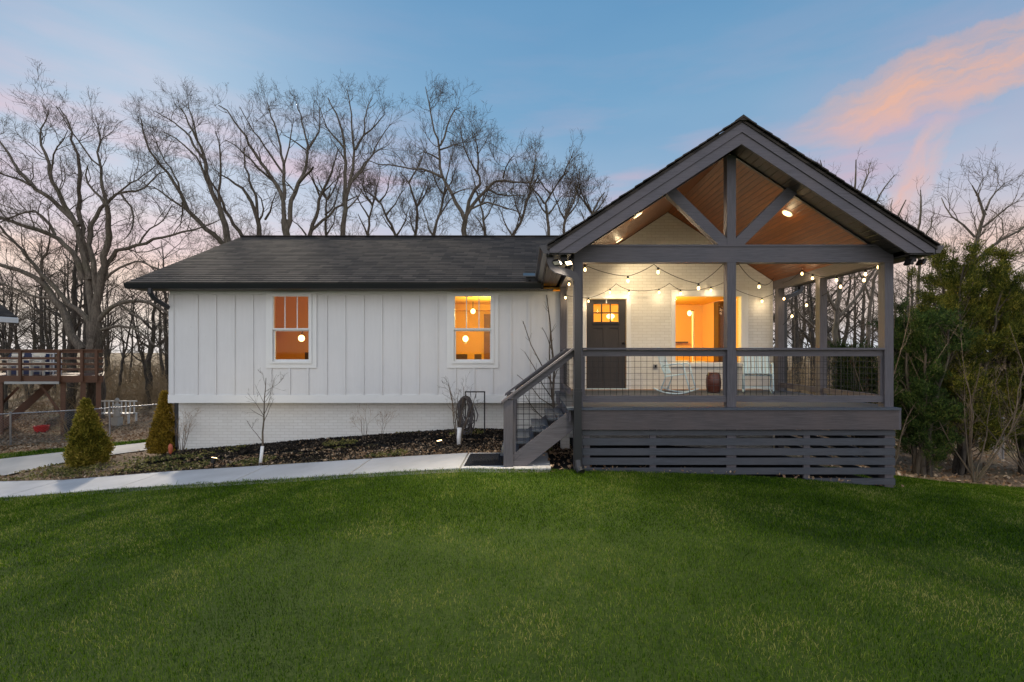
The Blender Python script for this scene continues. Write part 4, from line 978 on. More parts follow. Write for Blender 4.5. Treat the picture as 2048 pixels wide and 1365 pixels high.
def make_tree(name, label, group, base, limbs, seed, barkm, twigm, levels, sides=(8, 5, 4, 3, 3), twigr=.006, skip_first_children=0, loc=None):
    """limbs: list of (points, radii) in world coordinates (relative to lens)"""
    rng = np.random.default_rng(seed); t_ = thing(name, label, 'tree', base, group)
    V, Fq, off = [], [], 0; PL = []
    for k, (pts, rad) in enumerate(limbs):
        Q_, r = resample(pts, rad, .45, .028, rng); v, f = tubes_np(Q_[None], r[None], sides[0]); V.append(v); Fq.append(f+off); off += len(v); PL.append((Q_, r))
    mesh_np('trunk', np.concatenate(V), np.concatenate(Fq), barkm, t_).data.polygons.foreach_set('use_smooth', [True]*sum(len(f) for f in Fq))
    V, Fq, off = [], [], 0
    n = 9; par = []
    for k, (Q_, r) in enumerate(PL):
        if k < skip_first_children: continue
        s = np.linspace(0, len(Q_)-1, n); i = np.minimum(s.astype(int), len(Q_)-2); fr = (s-i)[:, None]
        par.append((Q_[i]*(1-fr)+Q_[i+1]*fr, r[i]*(1-fr[:, 0])+r[i+1]*fr[:, 0]))
    P = np.stack([a for a, b in par]); R = np.stack([b for a, b in par])
    for li, lv in enumerate(levels):
        lv = dict(lv); C, Rr = spawn(P, R, rng, rmin=twigr, **lv); v, f = tubes_np(C, Rr, sides[min(li+1, 4)]); V.append(v); Fq.append(f+off); off += len(v)
        P, R = C, Rr
    mesh_np('crown', np.concatenate(V), np.concatenate(Fq), twigm, t_)
    return t_
LV_BIG = [dict(per_m=2.1, len_rng=(.6, 1.9), ang=(25, 65), seg=6, wob=.19, trop=.13, t0=.22),
          dict(per_m=3.0, len_rng=(.45, 1.3), ang=(20, 50), seg=4, wob=.20, trop=.12, t0=.2),
          dict(per_m=3.4, len_rng=(.3, .8), ang=(20, 50), seg=3, wob=.2, trop=.10, t0=.2),
          dict(per_m=3.2, len_rng=(.12, .35), ang=(25, 60), seg=2, wob=.25, trop=.05, t0=.2)]
def limb(D, pts, r0, r1, rng, spread=1.2, d0=None):
    """photo outline of a limb laid out at depth D, wandering in depth as it grows"""
    n = len(pts); dd = rng.uniform(-spread, spread); P = []
    for i, (x, y) in enumerate(pts):
        f = i/(n-1); P.append(px(x, y, D+(d0 or 0)*(1-f)+dd*f*f))
    return P, np.interp(np.linspace(0, 1, n), [0, 1], [r0*D/F, r1*D/F])
def photo_tree(label, D, base, limbs, seed, group, levels=LV_BIG, barkm=None, twigm=None, twigr=.0048):
    rr_ = random.Random(seed); L = []
    bx, by, bz = base
    for (pts, w0, w1) in limbs:
        w0, w1 = w0*.90, (w1*.9 if w1 > 3.2 else w1*.9)
        sp = 0 if (pts[0][1] > 690 or w0 > 24) else 1.5
        L.append(limb(D, pts, w0/2, w1/2, rr_, sp))
    return make_tree('bare_tree', label, group, base, L, seed, barkm or BARK, twigm or TWIG, levels, twigr=twigr)

LV_S = [dict(per_m=2.2, len_rng=(.4, 1.2), ang=(20, 50), seg=5, wob=.18, trop=.13, t0=.15), dict(per_m=3.2, len_rng=(.25, .7), ang=(20, 50), seg=3, wob=.2, trop=.1, t0=.2), dict(per_m=4, len_rng=(.12, .35), ang=(20, 50), seg=2, wob=.2, trop=.05, t0=.2)]
GB = 'bare winter trees behind the house'
def gbase(x, D): X = (x-CX)*D/F; return (X, D, gz(X, D))
def ypx(D, X=None, x=None):                       # photo row of the ground at a column
    X = (x-CX)*D/F; return CY - gz(X, D)*F/D
def trunk_from(x, D, top): return [(x, ypx(D, x=x)+2)] + top
# the large old tree left of the house
photo_tree('huge old spreading bare tree behind the brown deck, low limbs reaching both ways', 22, gbase(190, 22), [
    (trunk_from(190, 22, [(191, 780), (190, 700), (189, 643)]), 34, 27),
    ([(189, 650), (198, 592), (204, 545), (214, 490), (218, 448), (214, 412)], 16.8, 8.5),
    ([(188, 648), (180, 590), (174, 540), (166, 470), (160, 430), (160, 331), (151, 300), (138, 241), (118, 215)], 14.4, 1.7),
    ([(190, 645), (193, 600), (186, 525), (176, 463), (200, 418), (214, 402), (246, 383), (286, 386), (308, 349), (335, 342)], 12.0, 1.7),
    ([(214, 415), (200, 385), (172, 371), (170, 350), (176, 330)], 6.4, 1.7),
    ([(214, 415), (208, 380), (203, 355), (197, 325), (197, 288), (203, 263), (192, 238)], 7.2, 1.7),
    ([(203, 335), (183, 320), (165, 292), (140, 262), (128, 240), (112, 212)], 4.0, 1.3),
    ([(240, 385), (262, 410), (270, 440), (266, 468), (250, 478)], 4.8, 1.7),
    ([(232, 390), (262, 366), (290, 355), (312, 330)], 4.0, 1.3),
    ([(180, 560), (154, 451), (132, 417), (117, 390), (101, 349), (92, 310), (80, 288), (84, 255), (98, 225)], 12.0, 1.7),
    ([(101, 349), (108, 300), (125, 280), (135, 262)], 4.0, 1.3),
    ([(158, 452), (117, 411), (85, 385), (61, 371), (40, 345), (28, 328), (18, 309), (0, 281), (-20, 260)], 10.4, 2.5),
    ([(61, 371), (30, 355), (0, 350), (-40, 330)], 5.6, 1.7),
    ([(165, 560), (161, 520), (110, 470), (60, 455), (0, 435), (-60, 410), (-110, 330)], 12.8, 2.5),
    ([(110, 470), (80, 420), (50, 418), (20, 440), (-30, 455)], 6.4, 1.7),
    ([(165, 700), (155, 690), (146, 676), (125, 621), (106, 592), (84, 562), (37, 540), (0, 533), (-60, 500), (-120, 470)], 19.2, 4.2),
    ([(182, 650), (160, 620), (139, 610), (95, 562), (55, 515), (20, 470), (0, 455), (-40, 400)], 12.0, 2.5),
    ([(125, 621), (98, 590), (70, 600), (30, 575), (-20, 560), (-70, 520)], 7.2, 1.7),
    ([(84, 562), (80, 520), (96, 495), (100, 470)], 6.4, 1.7),
    ([(195, 645), (220, 613), (256, 602), (290, 600), (311, 610), (341, 628), (380, 650)], 10.4, 3.4),
    ([(235, 607), (252, 624), (286, 643), (315, 646), (335, 670)], 5.6, 1.7),
    ([(198, 662), (225, 650), (245, 648), (267, 654), (293, 676), (318, 698), (350, 716)], 7.2, 2.5),
    ([(200, 590), (222, 503), (277, 491), (314, 478), (360, 466), (415, 452), (440, 440)], 9.6, 1.7),
    ([(277, 491), (300, 460), (330, 440), (345, 410)], 4.0, 1.3),
    ([(210, 560), (240, 530), (280, 520), (320, 540), (350, 545)], 5.6, 1.7)],
    101, GB, levels=[dict(per_m=1.6, len_rng=(.9, 2.6), ang=(25, 65), seg=6, wob=.25, trop=.12, t0=.2)]+LV_BIG[1:])
photo_tree('tall bare tree leaning left above the left end of the roof', 24, gbase(466, 24), [
    (trunk_from(466, 24, [(464, 560), (459, 484), (447, 445), (442, 421), (425, 385), (414, 349), (410, 310), (396, 286), (377, 240), (362, 216)]), 17, 2),
    ([(430, 395), (405, 340), (386, 303), (350, 275), (323, 262)], 6, 1.5), ([(442, 421), (436, 380), (440, 350), (444, 310), (442, 285), (430, 262)], 6, 1.5),
    ([(408, 320), (388, 290), (372, 262), (340, 240), (310, 222)], 6, 1.5), ([(396, 286), (392, 250), (376, 214)], 4, 1.2)], 102, GB)
photo_tree('bare tree with one long limb bowed far left over the gable end', 25, gbase(500, 25), [
    (trunk_from(500, 25, [(494, 560), (449, 488), (406, 453), (372, 419), (360, 385), (345, 356), (324, 334), (302, 305), (285, 264), (282, 240)]), 13, 2),
    ([(372, 419), (340, 400), (310, 372), (285, 372)], 5, 1.5), ([(360, 385), (352, 350), (330, 325), (312, 285), (300, 255)], 4, 1.2), ([(365, 405), (366, 430), (360, 455)], 4, 1.5)], 103, GB)
photo_tree('slim bare tree with twin stems above the upper left corner of the roof', 26, gbase(512, 26), [
    (trunk_from(512, 26, [(508, 560), (487, 474), (466, 450), (449, 419), (435, 382), (414, 349)]), 12, 3), (trunk_from(521, 26, [(522, 474), (515, 438), (504, 407), (490, 382), (473, 368), (449, 353), (430, 340)]), 12, 2),
    ([(515, 440), (516, 400), (505, 378), (494, 345), (488, 315), (490, 295)], 7, 2), ([(516, 445), (530, 430), (524, 400), (512, 385)], 5, 1.5), ([(530, 440), (545, 410), (553, 385)], 5, 1.5)], 104, GB)
photo_tree('broad fan shaped bare tree with three rising leaders above the middle of the roof', 23, gbase(573, 23), [
    (trunk_from(573, 23, [(573, 560), (573, 472), (569, 440)]), 17, 15),
    ([(569, 445), (567, 390), (544, 361), (522, 324), (505, 300), (486, 266), (471, 237), (437, 211)], 10, 2),
    ([(568, 400), (568, 349), (568, 317), (558, 281), (544, 237), (534, 206)], 8, 2),
    ([(573, 460), (580, 433), (587, 392), (599, 365), (614, 340), (616, 329), (611, 295), (614, 274), (604, 245), (592, 201)], 11, 2),
    ([(614, 303), (631, 281), (646, 252), (638, 216)], 5, 1.5), ([(568, 349), (545, 317), (520, 280), (500, 250), (480, 215)], 5, 1.5), ([(544, 361), (520, 345), (495, 310), (470, 290), (450, 280)], 5, 1.5),
    ([(611, 300), (590, 280), (566, 270)], 4, 1.2), ([(568, 330), (578, 300), (580, 260), (588, 235)], 4, 1.2), ([(590, 385), (575, 365), (560, 350)], 4, 1.5), ([(599, 365), (622, 345), (626, 335)], 6, 4)], 105, GB)
photo_tree('bare tree forking low into two stems between the fan tree and the straight one', 27, gbase(616, 27), [
    (trunk_from(620, 27, [(618, 560), (616, 472), (631, 445), (640, 394), (657, 358), (667, 329), (676, 300)]), 12, 2), ([(622, 462), (643, 445), (662, 425), (681, 411), (700, 400), (720, 392)], 7, 2),
    ([(640, 394), (630, 370), (615, 345)], 5, 1.5), ([(645, 385), (665, 370), (680, 350)], 4, 1.5), ([(612, 470), (598, 450), (582, 438)], 4, 1.5)], 106, GB)
photo_tree('tall upright bare tree with bunched vertical limbs, the straightest above the roof', 24, gbase(687, 24), [
    (trunk_from(687, 24, [(687, 560), (685, 472), (689, 426), (691, 390), (690, 329), (691, 286), (680, 245), (656, 196)]), 15, 2),
    ([(690, 410), (697, 378), (704, 349), (711, 295), (704, 264), (704, 216), (694, 180)], 9, 1.5), ([(700, 370), (718, 338), (730, 327), (755, 298), (769, 295)], 5, 1.5),
    ([(711, 300), (722, 280), (730, 269), (726, 233), (745, 196)], 6, 1.5), ([(700, 366), (730, 332), (745, 310), (757, 281), (781, 249)], 5, 1.5), ([(691, 300), (672, 280), (652, 255), (640, 215)], 5, 1.5),
    ([(730, 269), (752, 250), (770, 229)], 4, 1.2), ([(690, 320), (677, 300), (664, 280)], 4, 1.2), ([(692, 420), (712, 405), (722, 385), (728, 375)], 4, 1.2)], 107, GB)
photo_tree('crooked bare tree with a high leaning leader over the right half of the roof', 21, gbase(928, 21), [
    (trunk_from(928, 21, [(928, 560), (928, 472), (931, 440)]), 13, 11),
    ([(931, 445), (914, 407), (903, 390), (890, 368), (880, 339), (880, 293), (873, 266), (861, 240), (859, 208), (851, 174)], 9, 1.5),
    ([(881, 291), (895, 259), (902, 225), (921, 216)], 5, 1.5), ([(884, 355), (870, 344), (861, 341), (840, 340), (818, 338), (779, 329), (750, 327), (735, 320)], 6, 1.5),
    ([(931, 442), (936, 416), (938, 392), (948, 380), (965, 372), (971, 366), (963, 358), (953, 349), (940, 325), (929, 299), (919, 271), (921, 254)], 9, 1.5),
    ([(933, 432), (955, 396), (977, 376), (991, 360), (1006, 356), (1024, 364), (1042, 366), (1062, 361), (1085, 366)], 8, 2),
    ([(1006, 356), (1010, 335), (1028, 311)], 4, 1.5), ([(939, 420), (967, 404), (998, 410), (1028, 422), (1045, 430)], 5, 1.5), ([(955, 349), (959, 327), (951, 295), (948, 265)], 5, 1.5), ([(975, 378), (1000, 395), (1030, 388), (1050, 392)], 5, 1.5),
    ([(903, 390), (920, 384), (945, 378)], 4, 1.5), ([(880, 320), (865, 305), (850, 300), (835, 310)], 4, 1.5), ([(880, 300), (905, 290), (930, 295)], 4, 1.5)], 108, GB)
def small_fan(lab, x, D, top, seed, w=9):
    rr_ = random.Random(seed); lm = [(trunk_from(x, D, [(x+2, 540), top[0]]+top[1:]), w, 2)]
    for k in range(5):
        i = rr_.randrange(0, max(1, len(top)-1)); p = top[i]; dx = rr_.choice((-1, 1))*rr_.uniform(12, 40)
        lm.append(([p, (p[0]+dx*.5, p[1]-rr_.uniform(10, 28)), (p[0]+dx, p[1]-rr_.uniform(35, 75))], w*.5, 1.5))
    photo_tree(lab, D, gbase(x, D), lm, seed, GB, levels=LV_BIG[:3]+[dict(per_m=2.6, len_rng=(.15, .4), ang=(25, 60), seg=2, wob=.25, trop=.05, t0=.2)], twigr=.007)
small_fan('small bushy bare tree between the upright tree and the crooked tree, nearest the upright one', 800, 29, [(793, 472), (772, 431), (758, 405), (748, 385)], 111)
small_fan('small bushy bare tree in the gap left of the crooked tree, its stem nearly vertical', 832, 28, [(832, 472), (834, 414), (826, 385), (818, 366), (800, 345)], 112)
small_fan('dense bare tree right against the left side of the crooked tree', 868, 27, [(866, 472), (878, 433), (888, 390), (893, 350), (900, 320)], 113)
small_fan('bare tree leaning right, first after the crooked tree', 1020, 27, [(1024, 471), (1044, 443), (1052, 408), (1058, 378), (1080, 350)], 114)
small_fan('bare tree with upswept limbs reaching highest between the crooked tree and the porch gable', 1099, 27, [(1098, 471), (1095, 430), (1089, 408), (1101, 388), (1117, 364), (1137, 343)], 115)
small_fan('low rounded bare tree second from the porch gable', 1128, 28, [(1127, 467), (1129, 438), (1147, 408), (1154, 385)], 116)
small_fan('low bare tree nearest the left slope of the porch gable', 1172, 29, [(1176, 460), (1185, 430), (1195, 400), (1210, 385)], 117)
small_fan('thin bare tree standing just left of the tall upright tree', 655, 30, [(652, 472), (650, 430), (655, 400), (662, 375)], 118)
small_fan('twiggy bare tree close behind the right side of the upright tree', 735, 29, [(735, 472), (740, 440), (745, 410), (752, 380)], 119)
small_fan('bare tree behind the crooked tree, its crown filling between the two main forks', 975, 30, [(972, 472), (968, 440), (962, 410), (955, 385)], 120)
GR = 'bare trees right of the porch'
photo_tree('bare tree seen between the right porch posts, crown showing above the roof slope', 19, gbase(1668, 19), [
    (trunk_from(1668, 19, [(1668, 700), (1672, 620), (1685, 540), (1700, 450), (1710, 371), (1712, 320)]), 15, 2), ([(1685, 540), (1720, 470), (1745, 420), (1762, 385), (1790, 350)], 8, 1.5), ([(1672, 620), (1640, 560), (1600, 520), (1560, 500)], 8, 1.5),
    ([(1672, 640), (1720, 590), (1750, 540), (1790, 480), (1815, 430)], 8, 1.5), ([(1700, 450), (1680, 400), (1650, 345), (1640, 320)], 6, 1.5), ([(1705, 420), (1730, 370), (1742, 325)], 5, 1.5), ([(1668, 690), (1610, 640), (1580, 600)], 7, 1.5)], 131, GR, levels=LV_S, twigr=.004)
photo_tree('forked bare tree between the right porch posts, behind the dark cedar sprig', 23, gbase(1730, 23), [
    (trunk_from(1735, 23, [(1735, 700), (1740, 600), (1765, 500), (1800, 430), (1812, 400)]), 10, 2), ([(1740, 600), (1715, 540), (1690, 500)], 5, 1.5), ([(1765, 500), (1780, 440), (1785, 400)], 5, 1.5)], 132, GR, levels=LV_S, twigr=.004)
photo_tree('broad bare tree rising above the right evergreen with windswept twigs', 14, gbase(1952, 14), [
    (trunk_from(1950, 14, [(1950, 760), (1948, 600), (1944, 499), (1966, 455), (1972, 416), (1960, 390), (1944, 371)]), 13, 2), ([(1952, 522), (1994, 483), (2047, 455), (2100, 420)], 8, 2), ([(1950, 475), (1925, 448), (1902, 438), (1890, 415), (1883, 396)], 5, 1.5),
    ([(1972, 420), (1985, 385), (2010, 365)], 5, 1.2), ([(1966, 455), (2000, 430), (2040, 400)], 5, 1.2), ([(1948, 560), (1910, 520), (1880, 505)], 5, 1.2), ([(1948, 540), (2000, 510), (2060, 500)], 5, 1.2), ([(1972, 430), (1960, 395), (1950, 380)], 4, 1.2)], 133, GR,
    levels=[dict(per_m=1.9, len_rng=(.8, 1.9), ang=(15, 45), seg=6, wob=.22, trop=.12, t0=.2), dict(per_m=3.2, len_rng=(.4, 1.0), ang=(15, 45), seg=4, wob=.25, trop=.08, t0=.1), dict(per_m=4, len_rng=(.2, .5), ang=(20, 50), seg=3, wob=.25, trop=.05, t0=.1)], twigr=.004)
photo_tree('slender bare tree above the right eave of the porch', 20, gbase(1835, 20), [
    (trunk_from(1836, 20, [(1836, 700), (1838, 560), (1838, 438), (1845, 400), (1841, 380)]), 9, 1.5), ([(1838, 520), (1815, 460), (1800, 430)], 4, 1.2), ([(1838, 500), (1862, 450), (1868, 420)], 4, 1.2)], 134, GR, levels=LV_S, twigr=.004)

# ---------------------------------------------------------------- the wood behind
def wood_tree(seed, H, r, lean, lv, split=False):
    rr_ = random.Random(seed); L = []; x = y = 0; P = [(0, 0, -.1)]; n = 8
    dx, dy = rr_.uniform(-1, 1)*lean, rr_.uniform(-1, 1)*lean
    for i in range(1, n+1):
        f = i/n; P.append((dx*f*H*.1+rr_.uniform(-.12, .12), dy*f*H*.1+rr_.uniform(-.12, .12), H*f))
    L.append((P, np.linspace(r, r*.12, n+1)))
    for k in range(9):
        i = rr_.randint(3, n-1); a = rr_.uniform(0, 6.28); ln = rr_.uniform(.16, .34)*H; p = P[i]; q = [p]
        for j in range(1, 4): q.append((p[0]+math.cos(a)*ln*j/3*.8+rr_.uniform(-.15, .15), p[1]+math.sin(a)*ln*j/3*.8+rr_.uniform(-.15, .15), p[2]+ln*j/3*rr_.uniform(.5, .9)))
        L.append((q, np.linspace(r*.4*(1-i/n)+.02, .012, 4)))
    return L
LW = [dict(per_m=.8, len_rng=(.9, 2.4), ang=(25, 65), seg=4, wob=.3, trop=.1, t0=.25), dict(per_m=1.3, len_rng=(.5, 1.3), ang=(25, 60), seg=3, wob=.3, trop=.05, t0=.2), dict(per_m=1.8, len_rng=(.3, .8), ang=(25, 60), seg=2, wob=.3, trop=.05, t0=.2)]
protos = []
for k in range(6):
    H = (11, 13, 9.5, 12, 8, 10.5)[k]; protos.append(make_tree('woodland_tree', 'slim bare woodland tree', 'trees of the wood behind the gardens', (0, 0, 0), wood_tree(300+k, H, (.16, .22, .12, .26, .10, .14)[k], (1.2, .8, 1.5, .5, 2.0, 1.0)[k], LW), 300+k, BARKD, TWIG, LW, sides=(6, 4, 3, 3, 3), twigr=.009))
rw = random.Random(77); placed = []
spots_ = []
tries = 0
while len(spots_) < 235 and tries < 20000:
    tries += 1; D = rw.uniform(25, 60); x = rw.uniform(-200, 2200)
    if 440 < x < 1500 and rw.random() < .80: continue        # only crowns clear the roof here
    X = (x-CX)*D/F
    if any((X-a)**2+(D-b)**2 < 2.2 for a, b in spots_): continue
    spots_.append((X, D))
for i, (X, D) in enumerate(spots_):
    k = rw.randrange(6); o = copy_tree(protos[k]) if i >= 6 else protos[i]
    sc = rw.uniform(.75, 1.05)
    if D < 34: sc *= .85
    xp = CX+X*F/D
    if 440 < xp < 1560: sc = min(sc, (3.1+ (703-400)*D/F)/12.5)
    o.location = (X, D, gz(X, D)); o.rotation_euler = (0, 0, rw.uniform(0, 6.28)); o.scale = (sc, sc, sc)
    Z_ = [(40, 'above the left end of the brown deck'), (185, 'left of the huge old trunk'), (235, 'right against the huge old trunk'), (285, 'over the white garden bench'), (350, 'near the left corner of the house'),
          (620, 'above the left end of the roof'), (860, 'above the middle of the roof'), (1240, 'above the roof near the porch'), (1560, 'behind the porch gable'), (1650, 'in the first opening of the porch side'), (1770, 'in the second opening of the porch side'), (1950, 'above the left of the evergreen thicket'), (9999, 'above the right of the evergreen thicket')]
    zt_ = [q for lim, q in Z_ if xp < lim][0]
    kd = ('slim', 'stout', 'short', 'thick', 'crooked', 'upright')[k]; fr_ = 'nearer' if D < 38 else 'distant'
    o['group'] = 'trees of the wood behind the gardens'; placed.append((fr_+' '+kd, zt_, xp, o))
ORD = 'first second third fourth fifth sixth seventh eighth ninth tenth eleventh twelfth'.split()
for key in sorted({(a, b) for a, b, c, d in placed}):
    q = sorted([(c, d.name, d) for a, b, c, d in placed if (a, b) == key])
    for i, (c, n_, o) in enumerate(q):
        o['label'] = ('' if len(q) == 1 else ORD[min(i, 11)]+' ') + '%s bare tree %s' % key

def brush(name, label, regions, n, seed, m_, hr=(.8, 2.2), rad=.006, lvl=2):
    rng = np.random.default_rng(seed); P0 = []
    while len(P0) < n:
        x0, x1, y0, y1 = regions[rng.integers(len(regions))]; x, y = rng.uniform(x0, x1), rng.uniform(y0, y1); P0.append((x, y))
    P0 = np.array(P0); z = ground(P0[:, 0], P0[:, 1]); seg = 6; C = np.empty((n, seg+1, 3)); C[:, 0, :2] = P0; C[:, 0, 2] = z-.03
    d = norm(rng.normal(size=(n, 3))*[.45, .45, .1]+[0, 0, 1]); ln = rng.uniform(*hr, n)
    for s in range(seg): d = norm(d+rng.normal(size=(n, 3))*.22+[0, 0, -.06*s+.06]); C[:, s+1] = C[:, s]+d*(ln/seg)[:, None]
    R = np.linspace(1, .4, seg+1)[None]*(rad*(.6+ln*.5))[:, None]
    V, Fq = tubes_np(C, R, 3); VV, FF, off = [V], [Fq], len(V); P, RR = C, R
    for k in range(lvl):
        P, RR = spawn(P, RR, rng, per_m=(2.6, 3.0)[k], len_rng=((.3, .9), (.15, .4))[k], ang=(20, 60), seg=3, wob=.25, trop=.02, t0=.15, rmin=rad*.45)
        V, Fq = tubes_np(P, RR, 3); VV.append(V); FF.append(Fq+off); off += len(V)
    o = mesh_np(name, np.concatenate(VV), np.concatenate(FF), m_)
    return tag(o, label, 'undergrowth', None, 'stuff')
brush('undergrowth', 'tangled brown brush at the edge of the wood left of the house', [(-30, -9, 22, 40), (-26, -8, 24, 30)], 1500, 41, TWIGT, (.7, 2.4), .009)
brush('undergrowth', 'tall tan brush beyond the right side of the porch', [(7.5, 22, 13.5, 26), (8, 30, 20, 40)], 1300, 42, TWIGT, (.9, 3.2), .008)
brush('undergrowth', 'fine dark brush behind the house between the trunks', [(-9, 8, 24, 45)], 500, 43, TWIGT, (1.0, 2.6), .010, 1)

brush('undergrowth', 'far brown brush along the horizon between the trunks', [(-60, 60, 36, 60), (-45, -10, 34, 56)], 2600, 44, TWIGT, (1.2, 3.6), .013, 1)

# ---------------------------------------------------------------- evergreens
def leaf_cards(C, dirs, n_per, size, rng, spread, flat=.35):
    """clumps of narrow leaf faces around points C with main direction dirs -> verts, quads"""
    N = len(C); c = np.repeat(C, n_per, 0); d = np.repeat(dirs, n_per, 0); M = len(c)
    off = rng.normal(size=(M, 3))*spread; p = c+off
    d = norm(d+rng.normal(size=(M, 3))*.55); s = norm(np.cross(d, rng.normal(size=(M, 3))))
    L = (size*rng.uniform(.6, 1.3, M))[:, None]; Wd = L*flat
    V = np.stack([p-s*Wd*.35, p+d*L*.5-s*Wd*.6, p+d*L, p+d*L*.5+s*Wd*.6], 1).reshape(-1, 3)
    return V, np.arange(M*4).reshape(-1, 4)
def arborvitae(x, y, H, Rb, seed, m_, label):
    rng = np.random.default_rng(seed); z0 = gz(x, y)+.0; t_ = thing('conical_evergreen', label, 'evergreen shrub', (x, y, z0), 'conical evergreens beside the driveway')
    N = 2600; h = rng.random(N)**1.25; a = rng.uniform(0, 2*np.pi, N)
    lob = 1+.16*np.sin(3*a+seed+3*h)+.20*np.sin(6*a+17*h+seed)+.10*np.sin(11*a-31*h)
    prof = Rb*np.clip((1-h)**.92*(1-.35*np.clip(.16-h, 0, 1)/.16), .02, 1)*lob
    r = prof*np.where(rng.random(N) < .75, rng.uniform(.82, 1.06, N), rng.uniform(.2, .9, N))
    C = np.stack([x+r*np.cos(a), y+r*np.sin(a), z0+.07+h*(H-.10)], 1); C[:, 0] += .03*H*h*math.sin(seed)
    D_ = norm(np.stack([np.cos(a)*.55, np.sin(a)*.55, np.full(N, .85)], 1)+rng.normal(size=(N, 3))*.15)
    V, Fq = leaf_cards(C, D_, 16, .058, rng, .020, .30); mesh_np('foliage', V, Fq, m_, t_)
    T_ = MB(); T_.tube([(x, y, z0-.05), (x, y, z0+H*.5), (x, y, z0+H*.85)], [.035, .022, .008], 7); T_.build('trunk', BARKD, t_)
    return t_
ar1 = (-9.55, 10.26); arborvitae(*ar1, px(0, 800, 10.26)[2]-gz(*ar1), .37, 5, ARBOR, 'taller broad cone shaped green evergreen, leftmost, at the near edge of the driveway')
ar2 = (-8.42, 10.95); arborvitae(*ar2, px(0, 785, 10.95)[2]-gz(*ar2), .26, 9, ARBORB, 'narrower yellow bronze cone evergreen nearest the house corner')

def cedar(label, x, y, H, Rr, seed, m_, z0=None, skirt=.25, lean=(0, 0), n=900, name='cedar_tree'):
    rng = np.random.default_rng(seed); zb = gz(x, y) if z0 is None else z0; t_ = thing(name, label, 'evergreen tree', (x, y, zb), 'shaggy evergreens beside the porch')
    L = []; nt = 5
    for k in range(nt):
        a = k*2*math.pi/nt+rng.uniform(0, 1); P = [(x+.12*math.cos(a), y+.12*math.sin(a), zb-.05)]
        for j in range(1, 7):
            f = j/6; P.append((x+lean[0]*f+Rr*.55*f*math.cos(a)+rng.normal()*.05, y+lean[1]*f+Rr*.55*f*math.sin(a)+rng.normal()*.05, zb+H*.88*f))
        Q_, r = resample(P, np.linspace(.055, .012, 7), .3, .02, rng); L.append((Q_, r))
    VV, FF, off = [], [], 0
    for Q_, r in L: v, f = tubes_np(Q_[None], r[None], 6); VV.append(v); FF.append(f+off); off += len(v)
    mesh_np('trunk', np.concatenate(VV), np.concatenate(FF), BARKD, t_)
    n9 = 9; P = []; R = []
    for Q_, r in L:
        s = np.linspace(0, len(Q_)-1, n9); i = np.minimum(s.astype(int), len(Q_)-2); fr = (s-i)[:, None]; P.append(Q_[i]*(1-fr)+Q_[i+1]*fr); R.append(r[i])
    P, R = np.stack(P), np.stack(R)
    C1, R1 = spawn(P, R, rng, per_m=9, len_rng=(Rr*.45, Rr*.95), ang=(30, 65), seg=5, wob=.14, trop=.20, t0=.02, rmin=.004)
    h1 = (C1[:, -1, 2]-zb)/H
    C2, R2 = spawn(C1, R1, rng, per_m=7, len_rng=(.18, .50), ang=(20, 55), seg=3, wob=.18, trop=.10, t0=.3, rmin=.003)
    VV, FF, off = [], [], 0
    for a, b in ((C1, R1), (C2, R2)): v, f = tubes_np(a, b, 3); VV.append(v); FF.append(f+off); off += len(v)
    mesh_np('branches', np.concatenate(VV), np.concatenate(FF), TWIG, t_)
    # foliage sprays on the outer branches; the lower inside is bare
    tips = np.concatenate([C2[:, 1], C2[:, 2], C2[:, 3], C1[:, 4], C1[:, 5]]); dr = np.concatenate([norm(C2[:, 2]-C2[:, 1])]*3+[norm(C1[:, 5]-C1[:, 4])]*2)
    hh = (tips[:, 2]-zb)/H; rad = np.hypot(tips[:, 0]-x-lean[0]*hh, tips[:, 1]-y-lean[1]*hh)/Rr
    lump = .5+.5*np.sin(tips[:, 0]*5.1+seed)*np.sin(tips[:, 1]*4.3+1)*np.sin(tips[:, 2]*4.7)
    keep = (rng.random(len(tips)) < np.clip((hh-skirt)*3.2+.22*rad, .06, 1))*(rng.random(len(tips)) < .55+.65*lump)
    tips, dr = tips[keep], dr[keep]
    V, Fq = leaf_cards(tips, norm(dr+[0, 0, .35]), 46, .066, rng, .036, .16); mesh_np('foliage', V, Fq, m_, t_)
    return t_
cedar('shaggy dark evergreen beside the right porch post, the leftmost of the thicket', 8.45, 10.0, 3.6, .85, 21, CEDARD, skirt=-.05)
cedar('tallest shaggy evergreen, its yellow green top nearest the floodlit eave', 9.75, 10.5, 5.2, 1.1, 22, CEDAR, lean=(.1, 0), skirt=-.05)
cedar('wide shaggy evergreen cut by the right edge of the photo', 11.3, 10.6, 4.5, 1.3, 23, CEDAR, lean=(.25, 0), skirt=.0)
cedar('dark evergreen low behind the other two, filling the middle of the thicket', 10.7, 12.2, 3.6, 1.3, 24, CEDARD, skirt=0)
cedar('small dark evergreen seen between the right porch posts beyond the rail', 8.15, 11.4, 2.8, .65, 25, CEDARD, lean=(-.25, 0), skirt=.15)

